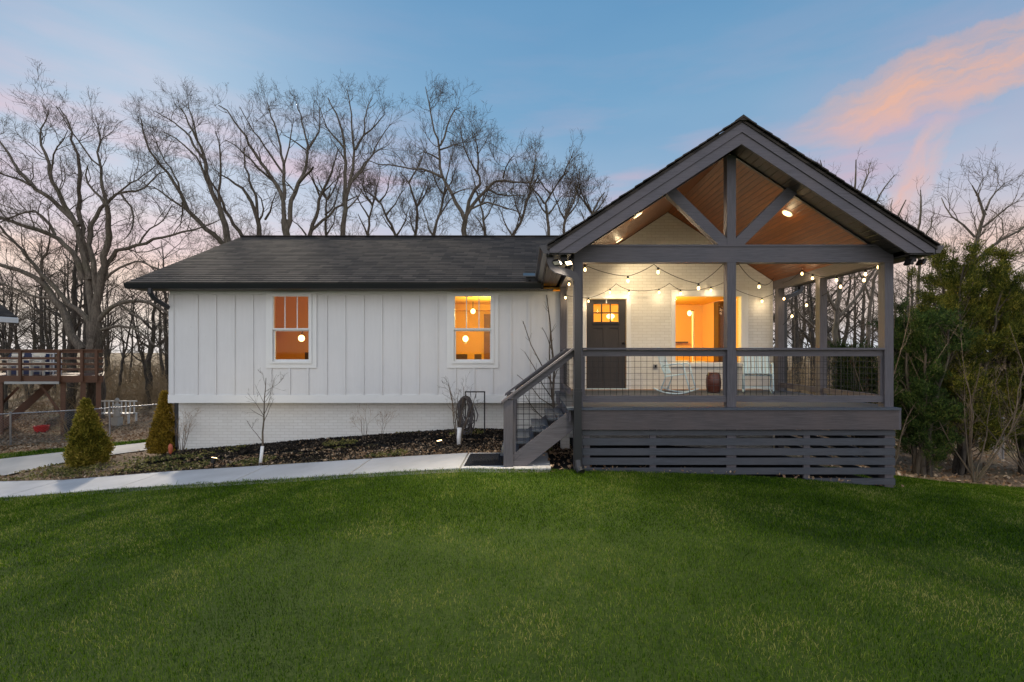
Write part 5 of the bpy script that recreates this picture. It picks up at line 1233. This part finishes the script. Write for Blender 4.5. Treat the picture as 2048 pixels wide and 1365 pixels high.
def bare_shrub(name, label, cat, x, y, stems, H, seed, mtrunk, mtwig, r=.012, white=None, spread=.25, lv=None, group=None, per=5):
    rng = np.random.default_rng(seed); z0 = gz(x, y); t_ = thing(name, label, cat, (x, y, z0), group)
    P, R = [], []
    for k in range(stems):
        a = rng.uniform(0, 6.28); h = H*rng.uniform(.75, 1.0) if k else H; d = np.array([math.cos(a)*spread*(k > 0 or stems > 2), math.sin(a)*spread*.6*(k > 0), 1.]); Q_ = [np.array([x+rng.normal()*.015*(stems > 1), y+rng.normal()*.015, z0-.03])]
        for j in range(8): d = norm(d+rng.normal(size=3)*.10+[0, 0, .10]); Q_.append(Q_[-1]+d*h/8)
        P.append(np.array(Q_)); R.append(np.linspace(r, r*.25, 9))
    P, R = np.stack(P), np.stack(R); v, f = tubes_np(P, R, 7); mesh_np('trunk', v, f, mtrunk, t_)
    VV, FF, off = [], [], 0; p_, r_ = P, R
    for l in lv or [dict(per_m=per, len_rng=(.25, .55), ang=(25, 55), seg=5, wob=.16, trop=.14, t0=.3), dict(per_m=6, len_rng=(.10, .28), ang=(25, 50), seg=3, wob=.16, trop=.10, t0=.3), dict(per_m=6, len_rng=(.05, .12), ang=(25, 50), seg=2, wob=.16, trop=.05, t0=.4)]:
        p_, r_ = spawn(p_, r_, rng, rmin=.0018, **l); v, f = tubes_np(p_, r_, 4); VV.append(v); FF.append(f+off); off += len(v)
    mesh_np('twigs', np.concatenate(VV), np.concatenate(FF), mtwig, t_)
    if white:
        Q_ = P[0]; m = MB(); zt = z0+white; k = [tuple(q) for q in Q_ if q[2] < zt]; nx_ = Q_[len(k)]; k.append(tuple(nx_ + (Q_[len(k)-1]-nx_)*.2)); m.tube(k, r*1.35 if r > .02 else r*1.6, 9); m.build('painted_trunk', WHITEBARK, t_, True)
    return t_
GS = 'young bare plants in the front bed'
bare_shrub('young_tree', 'young bare tree with white painted lower trunk, left, in front of the siding', 'sapling', -5.06, 8.98, 1, 1.72, 51, TWIG, TWIG, .022, .36, group=GS, lv=[dict(per_m=7.5, len_rng=(.35, .75), ang=(30, 55), seg=5, wob=.12, trop=.12, t0=.22), dict(per_m=5, len_rng=(.12, .30), ang=(25, 50), seg=3, wob=.16, trop=.10, t0=.3), dict(per_m=6, len_rng=(.05, .12), ang=(25, 50), seg=2, wob=.16, trop=.05, t0=.4)])
bare_shrub('young_tree', 'bushy bare sapling with white painted trunk in front of the coiled hose', 'sapling', -1.30, 9.28, 5, 1.30, 52, TWIG, TWIG, .014, None, .42, group=GS)
m_ = MB(); zz = gz(-1.30, 9.28); m_.tube([(-1.30, 9.28, zz-.02), (-1.305, 9.28, zz+.18), (-1.295, 9.28, zz+.35)], [.046, .042, .045], 10)
bpy.data.objects['young_tree.001'] if 'young_tree.001' in bpy.data.objects else None
m_.build('painted_trunk', WHITEBARK, [o for o in COL.objects if o.get('label', '').startswith('bushy bare sapling')][0], True)
_st = [([(1111, 895), (1110, 840), (1107, 780), (1103, 700), (1099, 645), (1093, 590)], 6.5, 1.6), ([(1104, 800), (1100, 740), (1098, 690), (1101, 650), (1097, 618)], 3.2, 1.2),
       ([(1106, 770), (1084, 738), (1066, 700), (1046, 643)], 3.0, 1.3), ([(1106, 800), (1088, 745), (1062, 722), (1049, 704)], 2.2, 1.1), ([(1108, 815), (1080, 790), (1054, 768), (1034, 750)], 2.2, 1.1),
       ([(1109, 845), (1082, 838), (1062, 815), (1050, 790)], 2.6, 1.2), ([(1108, 760), (1120, 735), (1128, 715)], 2.0, 1.0), ([(1103, 700), (1090, 672), (1084, 655)], 1.8, 1.0)]
_rr = random.Random(4)
make_tree('young_tree', 'tall thin bare sapling rising between the steps and the siding', GS, (px(1111, 0, 9.4)[0], 9.4, gz(px(1111, 0, 9.4)[0], 9.4)), [limb(9.4, q, w0/2, w1/2, _rr, .15) for q, w0, w1 in _st], 53, TWIG, TWIG,
          [dict(per_m=2.2, len_rng=(.12, .35), ang=(25, 50), seg=4, wob=.10, trop=.1, t0=.3)], twigr=.0025, sides=(7, 4, 3, 3, 3))['category'] = 'sapling'
bare_shrub('dry_plant', 'dry twiggy plant standing in the mulch against the brick base', 'dry plant', -3.45, 10.1, 4, .62, 54, TWIG, LEAVES, .007, None, .25, group=GS)
bare_shrub('dry_plant', 'thin dry stalk just right of the dry twiggy plant by the brick base', 'dry plant', -3.1, 10.15, 2, .68, 55, TWIG, LEAVES, .006, None, .1, group=GS)
bare_shrub('dry_plant', 'reddish dry plant at the left corner of the brick base', 'dry plant', -7.7, 10.55, 5, .95, 56, TWIG, LEAVES, .008, None, .35, group=GS)
bare_shrub('dry_plant', 'leafless shrub beside the driveway just left of the narrower cone evergreen', 'dry plant', -9.35, 12.9, 6, 1.05, 57, TWIG, TWIG, .009, None, .5, group=GS)
bare_shrub('dry_plant', 'pale leaning canes at the foot of the chain link fence', 'dry plant', -13.4, 14.0, 6, 1.1, 58, TWIGT, TWIGT, .009, None, .6, group=GS)
bare_shrub('bare_shrub', 'arching bare shrub in front of the evergreens right of the porch', 'shrub', 9.2, 9.6, 9, 3.4, 61, TWIG, TWIG, .016, None, .55, per=3, group='bare shrubs at the right')
bare_shrub('bare_shrub', 'reddish bare shrub rising under the right floodlight', 'shrub', 7.7, 9.9, 6, 4.0, 62, TWIG, TWIG, .016, None, .30, per=3, group='bare shrubs at the right')
bare_shrub('bare_shrub', 'wide low bare shrub at the right edge of the photo', 'shrub', 10.6, 9.8, 9, 2.6, 63, TWIG, TWIG, .014, None, .8, per=3, group='bare shrubs at the right')

# ---------------------------------------------------------------- chain-link fence and far garden
def chain_fence(P0, P1, label, h=1.07, sp=2.4):
    P0, P1 = np.array(P0, float), np.array(P1, float); L = np.linalg.norm(P1-P0); u = (P1-P0)/L; n = int(L/sp)
    b0 = gz(*P0); t_ = thing('chain_link_fence', label, 'fence', (P0[0], P0[1], b0), 'chain link fences')
    Z = lambda s: gz(P0[0]+u[0]*s, P0[1]+u[1]*s)
    for i in range(n+1):
        s = L*i/n; x, y = P0+u*s; z = Z(s); m = MB(); m.tube([(x, y, z-.1), (x, y, z+h+.02)], .027, 8); m.ball((x, y, z+h+.03), .033, 6); m.build('post', GALV, t_)
    m = MB(); m.tube([(P0[0]+u[0]*s, P0[1]+u[1]*s, Z(s)+h) for s in np.linspace(0, L, 14)], .021, 8); m.build('top_rail', GALV, t_, True)
    ss = np.arange(-h, L, .085); A = []
    for sg in (1, -1):
        for s in ss:
            s0, s1 = (s, s+h) if sg > 0 else (s+h, s); a = max(0, 0)
            q = [];
            for f in (0, .5, 1):
                sx = min(max(s0+(s1-s0)*f, 0), L); q.append((P0[0]+u[0]*sx-.008*sg, P0[1]+u[1]*sx-.008*sg, Z(sx)+.02+f*(h-.02)))
            A.append(q)
    A = np.array(A); v, f = tubes_np(A, np.full(A.shape[:2], .0018), 3); mesh_np('wire_mesh', v, f, GALV, t_)
chain_fence((-21.5, 9.8), (-13.4, 18.8), 'galvanised chain link fence crossing the left garden beyond the driveway')
chain_fence((12.2, 12.0), (16.5, 17.5), 'chain link fence half hidden behind the right thicket')
m_ = MB(); bx_, by_ = -8.15, 11.0; zb = gz(bx_, by_); m_.box(bx_-.03, bx_+.03, by_-.03, by_+.03, zb-.05, -1.15); m_.box(bx_-.035, bx_+.035, by_-.035, by_+.035, -1.149, -1.12)
tag(recentre(m_.build('gate_post', BLACKM), (bx_, by_, zb)), 'slim black post beside the left corner of the brick base', 'post')
# orange garden marker in front of the second cone
mx_, my_ = px(341, 0, 10.3)[0], 10.3; zb = gz(mx_, my_); t_ = thing('garden_marker', 'small orange red garden ornament by the narrower cone evergreen', 'ornament', (mx_, my_, zb))
ORNG = mat('faded_orange_red', plain((.42, .10, .05, 1), .6, var=.3, scale=20))
MB().lathe((mx_, my_, zb+.10), [(.012, 0), (.035, .04), (.045, .14), (.035, .20), (.015, .23)], 10).build('shell', ORNG, t_, True); MB().tube([(mx_, my_, zb-.05), (mx_, my_, zb+.12)], .008, 6).build('stake', BLACKM, t_)

def neighbour_deck():
    x1, y0, y1 = -16.25, 18.0, 21.5; x0 = -27; fz = px(0, 757, 18)[2]; rt = px(0, 699, 18)[2]; g0 = -3.2
    t_ = thing('neighbour_deck', 'weathered brown timber deck on tall posts in the left garden', 'deck', ((x0+x1)/2, 19.5, g0))
    MB().box(x0, x1, y0, y1, fz, fz+.05).build('floor', BROWN, t_)
    MB().box(x0, x1+.1, y0-.05, y0-.005, fz-.16, fz+.10).build('rim_board', BROWN, t_); MB().box(x1+.05, x1+.1, y0, y1, fz-.16, fz+.10).build('rim_board', BROWN, t_)
    for (a, b, c, d) in ((x0, x1+.08, y0-.05, y0+.0), (x1+.03, x1+.08, y0+.01, y1)):
        R_ = MB().box(a-.0, b+.03, c-.05, d+.05, rt-.04, rt).build('railing', BROWN, t_)
        for zz in (.30, .52, .72): MB().box(a, b, c, d, rt-zz-.09, rt-zz).build('rail_board', BROWN, R_)
        MB().box(a, b, c, d, rt-.14, rt-.041).build('rail_board', BROWN, R_)
    for xx in [px(q, 0, 18)[0] for q in (-120, -40, 45, 122, 168, 197)]:
        MB().box(xx-.05, xx+.05, y0-.11, y0-.052, fz-.12, rt-.045).build('rail_post', BROWN, t_)
    for q in (-100, 0, 126, 166, 197):
        xx = px(q, 0, 18)[0]; MB().box(xx-.10, xx+.10, y0+.0, y0+.18, g0-.1, fz-.001).build('post', BROWN, t_)
    for xx in (-25, -21, -16.4): MB().box(xx-.09, xx+.09, y1-.3, y1-.12, g0-.1, fz-.001).build('post', BROWN, t_)
    # stair below
    m = MB(); a, b = px(150, 757, 19.0), px(30, 868, 19.0)
    for s in (0, 1.0): m.bar((a[0], 19.0+s, a[2]-.1), (b[0], 19.0+s, b[2]), .05, .28)
    m.build('stringer', BROWN, t_)
    m = MB()
    for k in range(9):
        f = (k+.5)/9; m.box(a[0]+(b[0]-a[0])*f-.15, a[0]+(b[0]-a[0])*f+.15, 19.02, 19.98, a[2]+(b[2]-a[2])*f+.06, a[2]+(b[2]-a[2])*f+.10)
    m.build('treads', mat('worn_treads', plain((.30, .23, .17, 1), .8)), t_)
    c0 = px(20, 775, 18.3); m = MB(); m.bar((c0[0]+.6, 18.3, c0[2]), (c0[0]-.6, 18.3, c0[2]-1.2), .1, .1); m.build('cross_brace', BROWN, t_); m = MB(); c2 = px(95, 770, 18.3); m.bar((c2[0], 18.3, c2[2]), (c2[0]+.9, 18.3, c2[2]-1.3), .1, .1); m.build('cross_brace', BROWN, t_)
    a = px(14, 765, 17.95); b = px(123, 765, 17.95); MB().box(a[0], b[0], 17.85, 19.4, a[2]-.06, a[2]+.03).build('rain_cover', mat('pale_corrugated_sheet', plain((.40, .42, .42, 1), .5, var=.1)), t_)
    # things on the deck
    def deck_chair(xp, lab, yaw):
        X, Y = px(xp, 0, 18.8)[0], 18.8; k = thing('deck_chair', lab, 'chair', (X, Y, fz+.05)); zz = fz+.052
        for sx in (-.25, .25):
            for sy in (-.25, .25): MB().box(X+sx-.03, X+sx+.03, Y+sy-.03, Y+sy+.03, zz, zz+.62).build('leg', WHITEI, k)
            MB().box(X+sx-.06, X+sx+.06, Y-.32, Y+.3, zz+.621, zz+.65).build('arm', WHITEI, k)
        m = MB()
        for i in range(5): m.box(X-.22, X+.22, Y-.27+i*.11, Y-.18+i*.11, zz+.38, zz+.41)
        m.build('seat', WHITEI, k); m = MB()
        for i in range(5): m.box(X-.24, X+.24, Y+.26+i*.02, Y+.285+i*.02, zz+.46+i*.11, zz+.55+i*.11)
        m.build('backrest', WHITEI, k)
    deck_chair(18, 'white slatted armchair on the brown deck, nearest the left edge of the photo', 0); deck_chair(62, 'white slatted armchair on the brown deck, behind its second rail post', 0)
    X = px(62, 0, 20.2)[0]; BLUE = mat('navy_cover', plain((.012, .022, .07, 1), .7, var=.3))
    k = thing('covered_grill', 'dark blue covered grill on the brown deck', 'grill', (X, 20.2, fz+.05)); MB().prism([(X-.75, fz+.052), (X+.75, fz+.052), (X+.72, fz+.75), (X+.45, fz+1.05), (X-.45, fz+1.05), (X-.72, fz+.75)], 'y', 19.9, 20.5).build('cover', BLUE, k)
    X = px(94, 0, 19.4)[0]; k = thing('plant_rack', 'white open metal shelf rack on the brown deck', 'rack', (X, 19.4, fz+.05)); m = MB()
    for sx in (-.42, 0, .42):
        for sy in (-.15, .15): m.box(X+sx-.02, X+sx+.02, 19.4+sy-.02, 19.4+sy+.02, fz+.052, fz+.95)
    m.build('frame', TRIM, k); m = MB()
    for zz in (.2, .55, .93): m.box(X-.46, X+.46, 19.22, 19.58, fz+zz, fz+zz+.03)
    m.build('shelf', TRIM, k)
neighbour_deck()
_nd = [o for o in COL.objects if o.name == 'neighbour_deck'][0]
for o in _nd.children_recursive:                                   # the deck's end runs at an angle to its front
    for v in o.data.vertices: v.co.x -= .88*max(0, v.co.y+_nd.location.y-18.0)
RED = mat('red_plastic', plain((.62, .02, .02, 1), .4, var=.1))
X_, Y_ = px(83, 0, 18.6)[0], 18.6; zb = gz(X_, Y_); t_ = thing('red_tub', 'bright red plastic tub on the ground below the brown deck', 'tub', (X_, Y_, zb))
MB().lathe((X_, Y_, zb), [(.17, 0), (.21, .10), (.24, .24), (.255, .26), (.23, .26), (.21, .22)], 16).build('body', RED, t_, True)
X_, Y_ = px(153, 0, 17.6)[0], 17.6; zb = gz(X_, Y_); t_ = thing('rain_barrel', 'dark barrel standing under the corner of the brown deck', 'barrel', (X_, Y_, zb))
MB().lathe((X_, Y_, zb), [(.30, 0), (.33, .2), (.34, .5), (.32, .85), (.30, .9)], 18).build('body', BLACKM, t_, True); MB().lathe((X_, Y_, zb+.9), [(.31, 0), (.30, .03), (.1, .035)], 18).build('lid', BLACKM, t_, True)
# white garden bench with a figure-topped post
X_, Y_ = px(228, 0, 21)[0], 21.0; zb = gz(X_, Y_); t_ = thing('garden_bench', 'white slatted garden bench facing the fence at the edge of the wood', 'bench', (X_, Y_, zb))
m_ = MB()
for i in range(9): m_.box(X_-.82+i*.19, X_-.77+i*.19, Y_+.2, Y_+.23, zb+.45, zb+.92)
m_.box(X_-.85, X_+.85, Y_+.19, Y_+.24, zb+.921, zb+.98); m_.build('backrest', TRIM, t_)
m_ = MB(); [m_.box(X_-.85, X_+.85, Y_-.25+i*.11, Y_-.17+i*.11, zb+.42, zb+.449) for i in range(4)]; m_.build('seat', TRIM, t_)
for sx in (-.82, .82):
    for sy in (-.2, .2): MB().box(X_+sx-.03, X_+sx+.03, Y_+sy-.03, Y_+sy+.03, zb-.03, zb+.419 if sy < 0 else zb+.44).build('leg', TRIM, t_)
X_, Y_ = px(234, 0, 20.3)[0], 20.3; zb = gz(X_, Y_); t_ = thing('garden_statue', 'small pale stone figure on a plinth in front of the white bench', 'statue', (X_, Y_, zb))
STONE = mat('pale_stone', plain((.50, .47, .42, 1), .85, var=.2, scale=15)); MB().box(X_-.14, X_+.14, Y_-.14, Y_+.14, zb-.03, zb+.35).build('plinth', STONE, t_)
MB().lathe((X_, Y_, zb+.351), [(.12, 0), (.13, .1), (.10, .3), (.13, .45), (.11, .55), (.05, .60), (.045, .63), (.085, .69), (.09, .75), (.05, .82), (.01, .84)], 14).build('figure', STONE, t_, True)
# corner of the neighbour's house
nh = thing('neighbour_house', 'white neighbouring house, only a pale eave showing at the left edge of the photo', 'house', (-19, 11, -3.2))
m_ = MB(); e1 = px(37, 637, 14.0); k_ = .75
m_.prism([(e1[0], e1[2]), (e1[0]-3.5, e1[2]+3.5*k_), (e1[0]-7.0, e1[2]), (e1[0]-7.0, e1[2]-.14), (e1[0]-3.5, e1[2]+3.5*k_-.14), (e1[0], e1[2]-.14)], 'y', 8.0, 14.0)
m_.build('soffit', TRIM, nh)
m_ = MB(); m_.prism([(e1[0]-.02, e1[2]+.004), (e1[0]-3.5, e1[2]+3.5*k_+.004), (e1[0]-6.98, e1[2]+.004), (e1[0]-6.98, e1[2]+.05), (e1[0]-3.5, e1[2]+3.5*k_+.06), (e1[0]-.02, e1[2]+.05)], 'y', 8.0, 13.98)
m_.build('roof', SHINGLE_Y, nh); MB().box(e1[0]-6.3, e1[0]-.72, 8.4, 13.6, -3.3, e1[2]+.2).build('wall', SIDING, nh)

# ---------------------------------------------------------------- leaf litter, mulch, cover, grass
def scatter(name, label, cat, test, box, n, size, m_, seed, zoff=.01, tilt=.5, dens=None, sag=.0, up=0.0, bed=False):
    rng = np.random.default_rng(seed); x = rng.uniform(box[0], box[1], n*2); y = rng.uniform(box[2], box[3], n*2); k = test(x, y)
    if dens is not None: k &= rng.random(len(x)) < dens(x, y)
    x, y = x[k][:n], y[k][:n]; M = len(x); z = ground(x, y)+zoff+rng.random(M)*zoff*2
    if bed: z = z+.05*BED2(x, y)
    N_ = norm(rng.normal(size=(M, 3))*tilt+[0, 0, 1]); d = norm(np.cross(N_, rng.normal(size=(M, 3)))); s = np.cross(N_, d); L = (size*rng.uniform(.5, 1.4, M))[:, None]; Wd = L*rng.uniform(.35, .8, M)[:, None]
    p = np.stack([x, y, z], 1); c = N_*L*.25*rng.uniform(-.2, 1, M)[:, None]+np.array([0, 0, up])*L
    V = np.stack([p-d*L*.5, p-s*Wd*.5+c*.6, p+d*L*.5+c, p+s*Wd*.5+c*.6], 1).reshape(-1, 3)
    o = mesh_np(name, V, np.arange(M*4).reshape(-1, 4), m_); return tag(o, label, cat, None, 'stuff')
nz = lambda x, y, f, s: .5+.5*np.sin(x*f+s)*np.sin(y*f*1.3+s*2.1+.6*np.sin(x*f*.7))
scatter('leaf_litter', 'dry brown leaves scattered along the walk side of the front bed', 'fallen leaves', lambda x, y: bed_mask(x, y), (-12, .9, 8.4, 10.8), 15000, .058, LEAVES, 71, .012, .7,
        lambda x, y: np.clip((nz(x, y, 2.1, 1.)**1.5*1.5)*np.where(y < 9.75, 1, .12), 0, 1), bed=True)
scatter('mulch', 'black bark mulch heaped against the brick base', 'mulch', lambda x, y: bed_mask(x, y) & (x > -8.2), (-8.2, .9, 8.6, 10.8), 38000, .045, CHIPS, 72, .012, .9, lambda x, y: np.where(y > 9.3, 1, .6), bed=True)
scatter('ground_cover', 'patchy green and straw ground cover in the bed around the cone evergreens', 'ground cover', lambda x, y: bed_mask(x, y), (-12, .9, 8.3, 10.8), 26000, .050, COVER, 73, .015, 1.1,
        lambda x, y: np.clip(np.where(x < -6.2, .8, 0)*nz(x, y, 3.0, 2.)*1.1 + np.where((x >= -6.2), (nz(x, y, 2.3, 4.4) > .80)*.8, 0), 0, 1)*np.where(y < 10.2, 1, .3), up=.3, bed=True)
scatter('leaf_litter', 'fallen leaves covering the ground beyond the chain link fence', 'fallen leaves', lambda x, y: ~in_poly(x, y, DRV) & ~in_poly(x, y, STRIP) & (y > 11.0) & ((x < -8.2) | (y > 19)), (-30, -6, 11, 34), 42000, .095, LEAVES, 74, .015, .7, lambda x, y: np.clip(nz(x, y, .9, .3)*1.2+.25, 0, 1))
scatter('leaf_litter', 'fallen leaves on the bare ground right of the porch', 'fallen leaves', lambda x, y: (x > 5.9) & (y > 9.2), (5.9, 26, 9.2, 30), 26000, .085, LEAVES, 75, .015, .7)
scatter('leaf_litter', 'few dry leaves caught against the porch skirt and steps', 'fallen leaves', lambda x, y: (y > 7.36) & (y < 7.6) | ((x > .3) & (x < .9) & (y < 8.6)), (.25, 6.0, 7.34, 8.6), 420, .06, LEAVES, 76, .02, .8)

def build_grass():
    rng = np.random.default_rng(91); VV = []
    def batch(n, x0, x1, y0, y1, test, hr, wr):
        x = rng.uniform(x0, x1, n); y = rng.uniform(y0, y1, n)
        k = test(x, y) & (np.abs(x+.1) < (y*1.25+2.6)); x, y = x[k], y[k]; M = len(x)
        ex = nz(x, y, 1.1, 3.)*.25+nz(x, y, 4.7, 1.)*.2+.75
        h = rng.uniform(*hr, M)*ex*np.where(rng.random(M) < .010, 2.1, 1); wd = rng.uniform(*wr, M); a = rng.uniform(0, np.pi, M); z = ground(x, y)-.006
        lx, ly = rng.normal(size=M)*.42*h+.12*h*np.sin(x*2+y), rng.normal(size=M)*.42*h
        b = np.stack([x, y, z], 1); s = np.stack([np.cos(a), np.sin(a), a*0], 1)*wd[:, None]*.5
        mid = b+np.stack([lx*.35, ly*.35, h*.62], 1); tip = b+np.stack([lx*1.25, ly*1.25, h*np.clip(1-.25*(np.hypot(lx, ly)/h)**2, .5, 1)], 1)
        VV.append(np.stack([b-s, b+s, mid+s*.8, tip, mid-s*.8], 1))
    batch(400000, -9, 9, 1.2, 4.6, lambda x, y: x == x, (.013, .033), (.0020, .0040))
    batch(520000, -11, 11.5, 4.6, 9.5, lawn_mask, (.015, .036), (.0035, .006))
    batch(60000, -24, -7, 5, 9.0, lawn_mask, (.025, .05), (.006, .01))
    batch(90000, -24, -8, 8.6, 16.5, lambda x, y: in_poly(x, y, STRIP), (.03, .06), (.008, .014))
    # ragged fringe creeping over the edge of the walk and along the skirt
    batch(26000, -9.5, .5, 7.2, 8.4, lambda x, y: (y > path_near(x)-.06) & (y < path_near(x)+.03+.03*np.sin(x*9)) , (.03, .06), (.004, .007))
    V = np.concatenate(VV); M = len(V); V = V.reshape(-1, 3); b = np.arange(M)[:, None]*5
    me = bpy.data.meshes.new('grass'); me.vertices.add(len(V)); me.vertices.foreach_set('co', V.astype(np.float32).ravel())
    loops = np.concatenate([b+np.array([[0, 1, 2, 4]]), b+np.array([[4, 2, 3]])], 1).astype(np.int32).ravel()
    me.loops.add(len(loops)); me.loops.foreach_set('vertex_index', loops)
    st = (np.arange(M)[:, None]*7+np.array([[0, 4]])).astype(np.int32).ravel(); me.polygons.add(2*M); me.polygons.foreach_set('loop_start', st)
    me.update(calc_edges=True); me.materials.append(GRASS); o = bpy.data.objects.new('grass', me); COL.objects.link(o)
    tag(o, 'short green mown lawn grass', 'grass', None, 'stuff')
build_grass()

# everything above was written relative to the lens: lift it to the datum
for o in list(COL.objects):
    if o.parent is None and o not in (cam, sun): o.location.z += E
